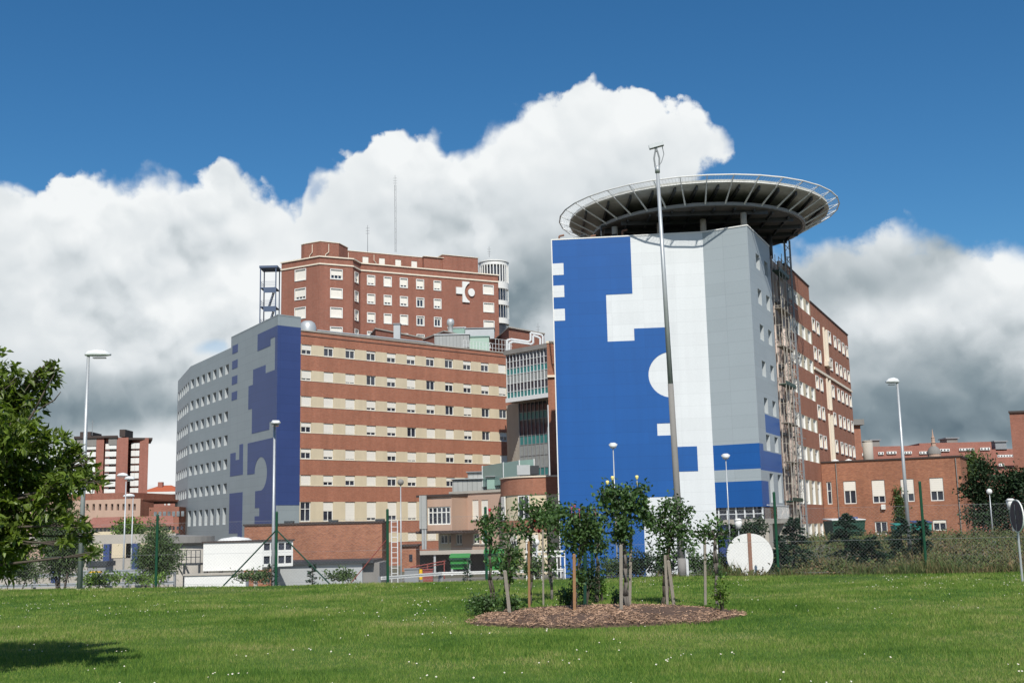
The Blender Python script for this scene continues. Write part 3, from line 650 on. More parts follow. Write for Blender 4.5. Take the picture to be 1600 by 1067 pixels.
    s.build('post', 'blue_steel', e)
    s = MB(); s.box((x0-.2, y0-.2, 49.6), (x1+.3, y1+.2, 50.0)); s.build('canopy', 'blue_steel', e)
    for z in (46.0, 42.5, 39.0, 35.5):
        s = MB(); s.box((x0, y0, z-.18), (x1, y1, z)); s.box((x0+.6, y0-.05, z-1.0), (x1, y0+.05, z-.18))
        for k_ in range(3):
            zz = z+.35*(k_+1); s.cyl((x0, y0, zz), (x1, y0, zz), .035, n=4); s.cyl((x0, y0, zz), (x0, y1, zz), .035, n=4)
        s.build('landing', 'blue_steel', e)
        s = MB()
        for sy in (y0+.4, y0+1.4): s.add([(x1-.3, sy, z), (x1-1.4, sy, z-3.5), (x1-1.4, sy, z-3.2), (x1-.3, sy, z+.3)], [(0, 1, 2, 3)]); s.cyl((x1-.3, sy, z), (x1-1.4, sy, z-3.5), .07, n=4)
        for k_ in range(12):
            t_ = (k_+.5)/12; s.box((x1-.3-1.1*t_-.14, y0+.4, z-3.5*t_-.03), (x1-.3-1.1*t_+.14, y0+1.4, z-3.5*t_+.03))
        s.build('flight', 'blue_steel', e)
    return PM
PM = high_block()
def antenna(x, y0, y1, Y, label, name='radio_mast', r=.05, lattice=False):
    b = at(x, y0, Y); t_ = at(x, y1, Y); z1 = t_.z
    root = thing(name, label, 'antenna', b)
    m = MB()
    if lattice:
        w = .18
        for k_ in range(3):
            a = 2*math.pi*k_/3; m.cyl((b.x+w*math.cos(a), b.y+w*math.sin(a), b.z), (b.x+w*math.cos(a), b.y+w*math.sin(a), z1-2), .045, n=4)
        nseg = int((z1-b.z)/.7)
        for i in range(nseg):
            a = 2*math.pi*(i % 3)/3; c_ = a+2*math.pi/3; z = b.z+i*.7
            if z < z1-2.5: m.cyl((b.x+w*math.cos(a), b.y+w*math.sin(a), z), (b.x+w*math.cos(c_), b.y+w*math.sin(c_), z+.7), .03, n=4)
        m.cyl((b.x, b.y, z1-2), (b.x, b.y, z1), .04, n=4)
    else: m.cyl(b, (b.x, b.y, z1), r, r*.6, 5)
    m.build('mast', 'steel_mid', root)
    m = MB()
    for i in range(3):
        z = z1-.6-.5*i; m.cyl((b.x-.35, b.y, z), (b.x+.35, b.y, z), r*.6, n=4)
    m.build('aerial', 'steel_mid', root)
antenna(618, 394, 274, 214, 'tall lattice radio mast on the tall brick block', 'radio_mast', lattice=True)
antenna(574.5, 394, 352, 212, 'short thin aerial left of the tall lattice mast on the brick roof', 'aerial_pole', .07)
antenna(764.5, 402, 385, 224, 'thin aerial on top of the round white stair tower', 'aerial_pole', .06)
# ------------------------------------------------------------------ things on the roof of the brick wing
def boxat(mb, x0, y0, x1, y1, Y, depth, mi=0):                      # a box whose front spans the given photo pixels at distance Y
    a = at(x0, y1, Y); b = at(x1, y0, Y); mb.box((a.x, Y, a.z), (b.x, Y+depth, b.z), mi); return a, b
def roof_stuff():
    Pr = Plane(PB.xy(0, -9), PB.xy(36, -9))                        # a line nine metres behind the brick parapet
    def room(name, label, u0, u1, d0, d1, z1, slope=0.):
        r = thing(name, label, 'rooftop room', PB.p((u0+u1)/2, 28.2, d0)); m = MB()
        c = [PB.xy(u0, d1), PB.xy(u1, d1), PB.xy(u1, d0), PB.xy(u0, d0)]; m.prism([PB.xy(u0, d0), PB.xy(u1, d0), PB.xy(u1, d1), PB.xy(u0, d1)], 28.2, z1); m.build('brick_wall', 'brick_dark', r)
        m = MB(); m.prism([PB.xy(u0-.15, d0+.15), PB.xy(u1+.15, d0+.15), PB.xy(u1+.15, d1-.15), PB.xy(u0-.15, d1-.15)], z1, z1+.22); m.build('roof', 'concrete_d', r); return r
    def room2(label, pts, ytop, mt='brick_dark', eave='concrete'):  # pts (px x, distance) of left end, corner, right end; all at one height
        Z = at(pts[1][0], ytop, pts[1][1]).z; P_ = [(at(x, ytop, Y).x, Y) for x, Y in pts]; bk = [(P_[2][0]-1, P_[2][1]+7), (P_[0][0]+2, P_[0][1]+7)]
        r = thing('rooftop_room', label, 'rooftop room', (P_[1][0], P_[1][1], 28.2)); m = MB(); m.prism(P_+bk, 28.2, Z); m.build('brick_wall', mt, r)
        m = MB(); c = sum(p[0] for p in P_)/3, sum(p[1] for p in P_)/3+2; m.prism([(c[0]+(p[0]-c[0])*1.03, c[1]+(p[1]-c[1])*1.05) for p in P_+bk], Z, Z+.2); m.build('roof', eave, r)
    room2('long low brick rooftop room under the tall block, left of the square metal chimney', [(578, 192), (587, 185), (668, 196)], 514.5)
    room2('brick rooftop room with a dark red eave behind the silvery duct housing', [(661, 192), (694, 184.5), (742, 192)], 518.5)
    room2('brick rooftop room with white pipes running over it, beside the glass stairwell', [(766, 200), (795, 184), (850, 191)], 512.5)
    # placed by sight lines: chimney, ducts, vent, condenser, rails
    def vent(name, label, cat, x0, y0, x1, y1, Y, dep, mt, cap=None):
        r = thing(name, label, cat, at((x0+x1)/2, y1, Y)); m = MB(); boxat(m, x0, y0, x1, y1, Y, dep); m.build('casing', mt, r)
        if cap:
            m = MB(); a = at(x0, y0, Y); b = at(x1, y0, Y); m.box((a.x-.12, Y-.12, a.z), (b.x+.12, Y+dep+.12, a.z+.18)); m.build('cap', cap, r)
        return r
    vent('roof_chimney', 'square pale metal chimney standing on the brick wing roof', 'chimney', 615, 507, 625, 530, 176, 1.2, 'louvre', 'steel_mid')
    vent('air_handler', 'long silvery air duct housing behind the roof edge, left of the green one', 'air handler', 679, 524, 733, 544, 180, 3.2, 'tarp', 'louvre')
    vent('air_handler', 'pale green louvred air handler on the brick wing roof', 'air handler', 733, 527, 764, 551, 181, 3, 'louvre_g', 'green_glass')
    vent('duct_box', 'large grey sheet metal duct with a dark slot above the green air handler', 'duct', 727, 514, 772, 530, 190, 4, 'louvre', 'steel_mid')
    vent('duct_box', 'flat grey duct end just right of the round cowl', 'duct', 700, 513, 727, 527, 191, 3, 'green_glass', 'louvre')
    r = thing('roof_cowl', 'round metal cowl on a stub pipe above the ducts', 'vent cowl', at(704, 514, 189)); m = MB(); p = at(704, 514, 189)
    m.lathe(p, [(.01, 1.75), (.45, 1.65), (.62, 1.3), (.62, .7), (.4, .5), (.4, -.6)], 14); m.build('cowl', 'louvre', r, True)
    r = thing('roof_cowl', 'rounded grey hood at the blue corner of the wing roof', 'vent cowl', at(481, 512, 160)); m = MB(); p = at(481, 513, 160)
    m.lathe(p, [(1.2, -.6), (1.2, .1), (1.0, .7), (.6, 1.0), (.01, 1.1)], 14); m.build('hood', 'louvre', r, True)
    # railing
    r = thing('roof_railing', 'thin steel railing along the end of the brick wing roof', 'railing', PB.p(29, 28.7)); m = MB()
    for i in range(16): m.cyl(PB.p(28+.65*i, 28.6, -.8), PB.p(28+.65*i, 30.1+(.8 if i > 9 else 0), -.8), .035, n=4)
    for z in (29.4, 30.1): m.cyl(PB.p(28, z, -.8), PB.p(38, z, -.8), .03, n=4)
    m.cyl(PB.p(34.4, 30.9, -.8), PB.p(38, 30.9, -.8), .03, n=4)
    m.build('rail', 'steel_w', r)
    # white pipes across the right rooftop room
    r = thing('roof_pipes', 'pair of white insulated pipes bent over the brick rooftop room', 'pipes', at(800, 545, 178))
    pp = [(792, 553), (792, 532), (798, 530), (826, 534), (829, 532), (829, 520), (845, 523), (848, 525), (848, 550)]
    for k_ in range(2):
        m = MB(); pts = [at(x+4*k_*(1 if i < 6 else -1), y+4*k_, 182.6-.4*k_) for i, (x, y) in enumerate(pp)]
        m.tube(pts, .17, 6); m.build('pipe', 'steel_w', r)
    # lines running on the parapet
    r = thing('roof_duct_run', 'pale pipe lying along the edge of the brick wing roof', 'pipe', PB.p(8, 28.9)); m = MB(); m.tube([PB.p(2, 29.0, -.5), PB.p(20.5, 29.05, -.5), PB.p(22, 28.9, -.5)], .12, 6); m.build('pipe', 'louvre', r)
    antenna(841, 522, 505, 190, 'thin aerial on the brick rooftop room with white pipes', 'aerial_pole', .05)
roof_stuff()

# ------------------------------------------------------------------ glass stair and bridge between the blocks
def glass_stair():
    root = thing('glass_stairwell', 'glazed stairwell with white mullions and teal strips hung between the two hospital blocks', 'stairwell', (2, 166, -3))
    pl = Plane((at(792.5, 600, 166).x, 166.0), (at(857, 600, 160).x, 160.0)); L = pl.L; zt = 26.9; zb = 20.2
    st = 3.5; m = MB()
    m.prism([pl.xy(0, -.12), pl.xy(L, -.12), pl.xy(L, -7), pl.xy(0, -7)], zb-.55, zt+.25, 0)
    m.build('core', 'concrete_d', root)
    g = MB(); bands = [(zb+.15, zb+1.05, 1), (zb+1.05, 24.0, 0), (24.0, 24.9, 1), (24.9, zt-.35, 0)]
    bands = [(20.3, 21.15, 1), (21.15, 22.3, 0), (22.3, 23.6, 2), (23.6, 24.55, 1), (24.55, 26.55, 0)]
    for a, b, mi in bands:
        for i in range(12): g.quad(pl.p(L*i/12, a), pl.p(L*(i+1)/12, a), pl.p(L*(i+1)/12, b), pl.p(L*i/12, b), mi)
        ps = Plane(pl.xy(0, -6.9), pl.xy(0)); g.quad(ps.p(0, a), ps.p(ps.L, a), ps.p(ps.L, b), ps.p(0, b), mi)
    g.build('glazing', ['glass', 'teal_glass', 'pane_grey'], root)
    f = MB()
    for i in range(13): f.pbox(pl, L*i/12-.035, L*i/12+.035, 20.2, 26.6, .0, .12)
    for z in (20.2, 21.15, 22.3, 23.6, 24.55, 25.5, 26.5): f.pbox(pl, 0, L, z, z+.06, 0, .08)
    f.pbox(pl, -.1, L+.1, zb-.55, zb+.05, 0, .3); f.build('mullions', 'steel_w', root)
    f = MB(); f.pbox(pl, -.25, L+.25, 26.6, 27.25, -7.2, .35); f.build('flat_roof', 'concrete_d', root)
    # recessed lower storeys: glazing between a slanting grey rib wall and the brick pier
    Y2 = 4.5
    a = at(813, 700, 168); b = at(857, 700, 164); p2 = Plane((a.x, 168), (b.x, 164)); g = MB(); z = 6.0; rows = []
    for z0, z1, mi in ((6, 7.4, 2), (7.4, 9.1, 0), (9.1, 10.2, 1), (10.2, 13.6, 2), (13.6, 14.9, 1), (14.9, 17.2, 0), (17.2, 18.3, 1), (18.3, 19.7, 0), (19.7, 20.2, 1)):
        for i in range(7): g.quad(p2.p(p2.L*i/7, z0), p2.p(p2.L*(i+1)/7, z0), p2.p(p2.L*(i+1)/7, z1), p2.p(p2.L*i/7, z1), mi)
    g.build('lower_glazing', ['glass', 'teal_glass', 'pane_grey'], root)
    f = MB()
    for i in range(8): f.pbox(p2, p2.L*i/7-.04, p2.L*i/7+.04, 6, 20, 0, .12)
    for z in (7.4, 9.1, 10.2, 12.0, 13.6, 14.9, 17.2, 18.3): f.pbox(p2, 0, p2.L, z, z+.06, 0, .07)
    f.build('lower_mullions', 'steel_mid', root)
    c = at(797, 700, 173); pw = Plane((c.x-.3, 174.5), (a.x, 168)); f = MB(); wall(f, pw, 0, pw.L, -3, 20.2)
    for i in range(12): f.pbox(pw, pw.L*i/12, pw.L*i/12+.2, -3, 20.1, .002, .14)
    f.build('ribbed_wall', 'concrete', root)
    # brick pier to its right, behind the blue block
    r = thing('brick_link_block', 'plain brick link block showing between the glass stairwell and the blue cladding', 'building', (5, 150, -3))
    x0 = at(857, 640, 128).x; m = MB(); zt_ = at(862, 536, 128).z; m.prism([(x0, 128), (x0+6, 127.6), (x0+8, 150), (x0+1.2, 150)], -3, zt_); m.build('brick_wall', 'brick_wing', r)
    m = MB(); m.box((x0-.08, 127.9, zt_), (x0+6, 128.4, zt_+.22)); m.build('coping', 'cream_trim', r); m = MB(); zz = at(862, 588, 128).z; m.box((x0-.05, 127.72, zz-.12), (x0+3.2, 127.98, zz+.12)); m.build('string_course', 'cream_trim', r)
glass_stair()

# ------------------------------------------------------------------ blue and white block
FL, FR, CR = (4.17, 110.6), (18.72, 108.9), (22.62, 106.6)
PF, PCH, PR = Plane(FL, FR), Plane(FR, CR), Plane(CR, (CR[0]+.417*70, CR[1]+.909*70))
def blue_block():
    root = thing('hospital_block', 'hospital block clad in bright blue and white panels with a long brick wing behind', 'building', (14, 110, -3))
    W = Windows(root); L = PF.L
    k = 14.93/L if False else 1.0
    f = MB(); wall(f, PF, 0, L, -3, 29.6, (), 0); f.build('white_cladding', 'white_clad', root)
    b = MB(); cy, cx, r = 15.85, 11.1, 2.2
    arc = [(cx+r*math.cos(math.radians(a)), cy+r*math.sin(math.radians(a))) for a in range(90, 271, 10)]
    blue = [(0, 29.6), (0, -3), (7.9, -3), (7.9, 4.3), (10.95, 4.3), (10.95, 6.62), (13.17, 6.62), (13.17, 8.95), (10.95, 8.95), (10.95, 10.06), (9.52, 10.06), (9.52, 11.22), (10.95, 11.22)]
    blue += arc[::-1][:1] and [(p[0], p[1]) for p in arc[::-1]]+[(11.1, 20.45), (7.7, 20.45), (7.7, 19.28), (5.12, 19.28), (5.12, 23.9), (7.68, 23.9), (7.68, 29.6)]
    b.plate(PF, blue, .002, .03); b.build('blue_cladding', 'blue_t', root)
    w = MB()
    for z in (27.25, 25.03, 22.7): w.plate(PF, [(-.02, z-1.17), (1.06, z-1.17), (1.06, z), (-.02, z)], .032, .05)
    w.build('white_square', 'white_clad', root)
    w = MB(); w.pbox(PF, -.1, .0, -3, 29.7, -.3, .08); w.pbox(PF, -.1, L+.02, 29.6, 29.72, -.4, .06); w.pbox(PCH, 0, PCH.L, 29.6, 29.72, -.4, .06); w.pbox(PR, 0, 9.6, 29.6, 29.72, -.4, .06); w.build('parapet_cap', 'white', root)
    # chamfer
    c = MB(); wall(c, PCH, 0, PCH.L, 3.15, 29.6, (), 0, lambda u, z: 1 if (6.62 < z < 8.96 or z < 5.52) else 0, sz=(5.52, 6.62, 8.96))
    rows = [27.6, 24.1, 20.6, 17.05, 13.5, 9.95]; ops = []
    for h in rows:
        for u in ((3.05, 4.65), (6.75, 8.35)): ops.append((*u, h-1.5, h))
    for u in ((3.6, 5.2), (7.2, 8.8)): ops.append((*u, 3.56, 6.3))
    def mf(u, z):
        if u > 9.6: return 3
        if 10.15 < z < 11.88 and u > 3.05: return 1
        if 6.5 < z < 8.35 or (8.35 <= z < 8.96 and u < 1.6) : return 1
        if z < 5.52 and u < 2.9: return 1
        return 4 if True else 0
    wall(c, PR, 0, 9.6, 3.15, 29.6, ops, .55, mf, 2, su=(1.6, 2.9, 3.05), sz=(5.52, 6.5, 8.35, 8.96, 10.15, 11.88))
    c.build('grey_cladding', ['grey_right', 'blue_t', 'reveal', 'exposed', 'grey_right'], root)
    for o in ops: W.add(PR, o[0]+.02, o[1]-.02, o[2]+.02, o[3]-.02, .55, .0, 1, .1, glass='glass_l', mats=('reveal', 'shutter'))
    # stripped bay behind the scaffold
    e = MB(); eo = []
    for i in range(8):
        z = 27.3-3.48*i
        for u in (10.2, 12.6, 15.0): eo.append((u, u+1.1, z-(2.2 if u != 12.6 else 2.6), z))
    eo = [o for o in eo if o[2] > -1]
    pe = Plane(PR.xy(9.6, -.5), PR.xy(17.2, -.5)); eo2 = [(a-9.6, b-9.6, c_, d) for a, b, c_, d in eo]
    wall(e, pe, 0, 7.6, -3, 29.0, eo2, .4, lambda u, z: 0, 0); q = Plane(PR.xy(9.6), PR.xy(9.6, -.5)); wall(e, q, 0, .5, 3, 29.6)
    q = Plane(PR.xy(17.2, -.5), PR.xy(17.2)); wall(e, q, 0, .5, 3, 29.2)
    for i in range(9): z = 27.9-3.48*i; e.pbox(pe, 0, 7.6, z, z+.3, .002, .22, 1)
    e.build('stripped_wall', ['exposed', 'concrete_d'], root)
    for o in eo2[::1]: W.add(pe, o[0]+.02, o[1]-.02, o[2], o[3]-.02, .4, rng.choice((0, 0, .3)), 1, .07, mats=('concrete', 'shutter'))
    # brick wing with strip windows
    wr = [27.3, 23.8, 20.3, 17.05, 13.35, 9.87]; so = []; bands = []
    for i, h in enumerate(wr):
        bands.append((h-1.5, h))
        for j in range(4): so.append((18.0+3.45*j, 19.9+3.45*j, h-1.5, h, i, j))
    bands.append((3.6, 6.22)); bands.append((0, 1.5))
    for j in range(4): so.append((18.0+3.45*j, 19.9+3.45*j, 3.6, 6.22, 6, j)); so.append((18.0+3.45*j, 19.9+3.45*j, 0., 1.5, 7, j))
    m = MB(); wall(m, PR, 17.2, 30.9, -3, 29.3, so, .3, lambda u, z: 1 if any(a < z < c_ for a, c_ in bands) and u > 17.6 else 0, 2, su=(17.6,), sz=[x for q in bands for x in q])
    no = []
    for i in range(8):
        h = 25.65-3.48*i
        for u in (31.6, 34.5, 42.7, 46.9, 50.2, 53.6, 56.9): no.append((u, u+1.6, h-1.4, h, i))
    no = [o for o in no if o[2] > -.5]
    wall(m, PR, 30.9, 59.3, -3, 27.5, no+[(38.9, 40.9, 21.3, 25.6), (38.9, 40.9, 15.4, 19.2), (38.9, 40.9, 8.2, 14.8)], .32, lambda u, z: 0, 3)
    m.build('brick_facade', ['brick_wing', 'cream', 'white', 'cream_trim'], root)
    for o in so: W.add(PR, o[0]+.02, o[1]-.02, o[2]+.02, o[3]-.02, .3, rng.choice((.3, .6, .9)), 1, .12)
    for o in no: W.add(PR, o[0]+.02, o[1]-.02, o[2]+.02, o[3]-.02, .32, rng.choice((.0, .3)), 0, .12, sur=(.1, .12))
    for z0, z1 in ((21.3, 25.6), (15.4, 19.2), (8.2, 14.8)): W.add(PR, 38.92, 40.88, z0, z1, .32, 0, 0, .12, transom=(z0+z1)/2)
    t = MB()
    for z0, z1 in ((21.3, 25.6), (15.4, 19.2), (8.2, 14.8)):
        t = MB(); t.pbox(PR, 38.7, 38.9, z0, z1, .002, .22); t.pbox(PR, 40.9, 41.1, z0, z1, .002, .22); t.build('stair_surround', 'cream_trim', root)
    t = MB(); t.pbox(PR, 38.5, 41.3, 20.7, 21.3, .002, .5); t.build('stair_bracket', 'cream_trim', root); t = MB(); t.pbox(PR, 30.9, 59.4, 19.4, 19.7, .002, .16); t.build('string_course', 'cream_trim', root)
    t = MB(); t.pbox(PR, 17.2, 30.95, 29.3, 29.45, -.3, .1); t.pbox(PR, 30.95, 59.4, 27.5, 27.65, -.3, .1); t.build('parapet_coping', 'dark_trim', root)
    # end of the wing, step, back and roofs
    s = MB(); E_ = PR.xy(59.3); q = Plane(E_, PR.xy(59.3, -14)); wall(s, q, 0, 14, -3, 27.5)
    q = Plane(PR.xy(30.9), PR.xy(30.9, -14)); wall(s, q, 0, 14, 27.3, 29.3)
    q = Plane(PR.xy(59.3, -14), FL); wall(s, q, 0, q.L, -3, 27.2); s.build('side_walls', 'brick_wing', root)
    s = MB(); s.prism([PR.xy(31, -.4), PR.xy(59, -.4), PR.xy(59, -13.8), PR.xy(31, -13.8)], 26.8, 27.1); s.prism([PF.xy(.4, -.6), PF.xy(L, -.6), PR.xy(.5, -.7), PR.xy(30.7, -1.2), PR.xy(30.7, -15)], 28.6, 28.9); s.build('roof', 'roofing', root)
    s = MB(); s.prism([PF.xy(.4, -.6), PF.xy(L, -.6), PR.xy(0.9, -.8), PR.xy(59, -1.0), PR.xy(59, -13)], 3.2, 26.7); s.build('inner_core', 'roofing', root)
    # open ground storey under the grey corner
    g = MB(); sl = [PF.xy(L+.1, -.2), PCH.xy(PCH.L, .35), PR.xy(9.5, .6), PR.xy(9.5, -8), PF.xy(L, -8)]
    g.prism(sl, 1.6, 2.05); g.build('balcony_slab', 'concrete', root)
    g = MB(); g.pbox(PCH, 0, PCH.L, 2.05, 3.15, -.5, -.4); g.pbox(PR, 0, 9.5, 2.05, 3.15, -.6, -.5); g.build('strip_window', 'glass', root); g = MB()
    for i in range(6): u = .1+i*(PCH.L-.3)/5; g.pbox(PCH, u, u+.12, 2.05, 3.15, -.38, -.2)
    for i in range(14): u = 4.2+i*.4; g.pbox(PR, u, u+.04, 2.05, 3.3, .4, .44)
    g.pbox(PR, 0, 9.5, 3.25, 3.32, .38, .48); g.pbox(PCH, 0, PCH.L, 2.5, 2.56, .2, .26); g.build('balcony_railing', 'steel_w', root)
    g = MB()
    for u, w_ in ((-.05, .8),): g.pbox(PCH, .0, .75, -3, 1.75, -1.2, -.4, 0)
    g.build('blue_column', 'blue_l', root)
    g = MB(); g.pbox(PCH, PCH.L-.75, PCH.L-.05, -3, 1.6, -.9, .2); g.pbox(PR, .5, 2.2, -3, 1.6, -.9, .3); g.pbox(PR, 7.2, 8.4, -3, 1.6, -.9, .3); g.pbox(PCH, 2.4, PCH.L-.75, .9, 1.6, -.8, .15)
    g.build('column', 'concrete', root)
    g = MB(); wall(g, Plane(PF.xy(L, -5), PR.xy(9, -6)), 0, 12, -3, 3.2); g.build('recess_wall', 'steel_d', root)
    W.close('glass_l')
    # small plant on the roof edge under the pad
    for i in range(7):
        u = .6+i*1.05; p = Vector(PF.p(u, 28.9, -1.6-.4*(i % 3)))
        r = thing('rooftop_vent', ['stubby dark vent pipe on the blue parapet, %s' % s_ for s_ in ('nearest the left corner', 'second from the left corner', 'third from the left corner', 'in the middle of the row', 'third from the white panel', 'second from the white panel', 'nearest the white panel')][i], 'vent pipe', p, 'vent pipes along the blue parapet')
        m = MB(); h = (1.5, 1.2, 1.6, 1.3, 2.4, 1.5, 1.7)[i]; m.cyl(p, p+Vector((0, 0, h)), .09, n=6); m.cyl(p+Vector((0, 0, h)), p+Vector((.5, 0, h+.1)), .1, n=6); m.box((p.x-.35, p.y, p.z), (p.x+.35, p.y+.6, p.z+.9+.12*(i % 2))); m.build('pipe', 'steel_d' if i % 3 else 'brown_post', r)
blue_block()

# ------------------------------------------------------------------ helipad
HC = (19.8, 118.0)
def helipad():
    root = thing('helipad', 'large round rooftop helipad with a white rim and sloping safety net', 'helipad', (*HC, 29))
    z = 0
    d = MB(); d.lathe((*HC, 0), [(.01, 33.25), (13.25, 33.25), (13.4, 33.3), (13.4, 33.62), (.01, 33.66)], 72); d.build('deck', 'deck_under', root)
    d = MB(); d.lathe((*HC, 0), [(.01, 31.75), (10.7, 31.75), (10.7, 32.15), (.01, 32.15)], 48); d.build('lower_deck', 'roofing', root)
    r = MB(); r.lathe((*HC, 0), [(10.75, 31.8), (11.05, 31.8), (11.05, 32.1), (10.75, 32.1), (10.75, 31.8)], 72); r.build('ring_beam', 'steel_mid', root)
    n = 36; o = MB()
    def P(a, rr, z): return Vector((HC[0]+rr*math.cos(a), HC[1]+rr*math.sin(a), z))
    segs = [2*math.pi*(i+.5)/n for i in range(n)]
    for a, b in zip(segs, segs[1:]+segs[:1]):
        o.cyl(P(a, 14.5, 33.75), P(b, 14.5, 33.75), .075, n=6)
        o.cyl(P(a, 13.45, 33.35), P(b, 13.45, 33.35), .05, n=5)
    o.build('rim', 'white', root)
    for a in segs:
        q = MB(); q.cyl(P(a, 11.0, 31.95), P(a, 13.1, 33.0), .09, .07, 5); q.cyl(P(a, 13.1, 33.0), P(a, 14.47, 33.72), .05, n=5); q.cyl(P(a, 13.3, 33.5), P(a, 14.47, 33.72), .03, n=4)
        q.build('bracket', 'steel_w', root)
    nt = MB()
    for i in range(n*8):
        a = 2*math.pi*(i+.5)/(n*8); nt.cyl(P(a, 13.45, 33.36), P(a, 14.45, 33.68), .010, n=3, caps=False)
    for k_ in range(1, 6):
        rr = 13.45+1.0*k_/6; zz = 33.36+.32*k_/6
        for i in range(72): nt.cyl(P(2*math.pi*i/72, rr, zz), P(2*math.pi*(i+1)/72, rr, zz), .009, n=3, caps=False)
    nt.build('safety_net', 'steel_w', root)
    bm = MB()
    for i in range(-6, 7):
        x = 2*i; h = math.sqrt(max(0, 13.0**2-x*x)); bm.box((HC[0]+x-.09, HC[1]-h, 32.85), (HC[0]+x+.09, HC[1]+h, 33.24))
        if abs(x) < 10.4:
            h = math.sqrt(10.5**2-x*x); bm.box((HC[0]+x-.08, HC[1]-h, 31.5), (HC[0]+x+.08, HC[1]+h, 31.745)); 
    for i in range(-3, 4):
        y = 3*i; h = math.sqrt(10.5**2-y*y); bm.box((HC[0]-h, HC[1]+y-.1, 31.35), (HC[0]+h, HC[1]+y+.1, 31.74))
    bm.build('floor_beams', 'steel_d', root)
    for (x, y) in ((22.75, 108.6), (19.15, 110.6), (10.6, 112.8), (15, 111.6), (27.2, 117.6), (26.2, 123), (17.5, 121), (11.5, 118)):
        c = MB(); c.cyl((x, y, 28.9 if y < 121.5 or x < 20 else 28.9), (x, y, 31.4), .3, n=12); c.build('column', 'concrete' if y < 114 else 'steel_d', root, True)
helipad()

# ------------------------------------------------------------------ scaffold and hoist beside the grey cladding
def scaffold():
    root = thing('scaffolding', 'rusty scaffolding with boards up the stripped bay beside the grey cladding', 'scaffolding', PR.p(12, -2, 1))
    s = MB(); us = (10.0, 11.6, 13.2, 14.8)
    for u in us:
        for d in (.12, .8): s.cyl(PR.p(u, -2.5, d), PR.p(u, 28.6+.5*((u*7) % 2), d), .035, n=5)
    for i in range(15):
        z = -.5+2*i
        for d in (.12, .8):
            s.cyl(PR.p(us[0], z+1, d), PR.p(us[-1], z+1, d), .025, n=4)
        for u in us: s.cyl(PR.p(u, z, .1), PR.p(u, z, .85), .025, n=4)
        s.cyl(PR.p(us[i % 3], z, .8), PR.p(us[i % 3+1], z+2, .8), .022, n=4)
    s.build('frame', 'concrete', root)
    for i in range(8):
        z = -.2+3.9*i; b = MB(); b.pbox(PR, 9.9, 15.0, z, z+.08, .1, .82); b.pbox(PR, 9.9, 15.0, z+.08, z+.4, .81, .84) if i % 3 == 1 else None; b.build('boards', ['wood_g', 'dark_green', 'wood_g'][i % 3], root)
    root = thing('hoist_mast', 'lattice mast of a builders hoist standing in front of the stripped bay', 'hoist', PR.p(17, -2, 2))
    s = MB(); w = .55
    c = [(15.6, .35), (15.6+w, .35), (15.6+w, .35+w), (15.6, .35+w)]
    for u, d in c: s.cyl(PR.p(u, -2.5, d), PR.p(u, 31.6, d), .055, n=5)
    for i in range(44):
        z = -2.2+.76*i
        for (a, b) in zip(c, c[1:]+c[:1]): s.cyl(PR.p(a[0], z, a[1]), PR.p(b[0], z+(.76 if i % 2 else 0), b[1]), .035, n=4)
    s.build('mast', 'steel_mid', root)
    for z in (3.5, 10.5, 18.2, 24.6):
        s = MB(); s.cyl(PR.p(15.8, z, -.4), PR.p(15.8, z, .9), .06, n=4); s.cyl(PR.p(14.4, z, .6), PR.p(19.6, z, .6), .04, n=4); s.build('wall_tie', 'steel_mid', root)
    root = thing('rubble_chute', 'pale vertical chute and pipes running down the stripped bay', 'chute', PR.p(16, -2, .5)); s = MB()
    for u, r_, d in ((14.0, .22, .02), (11.2, .1, -.2)): s.cyl(PR.p(u, -2.5, d), PR.p(u, 26.5 if u > 16 else 29, d), r_, n=8)
    s.build('chute', 'exposed', root, True)
scaffold()

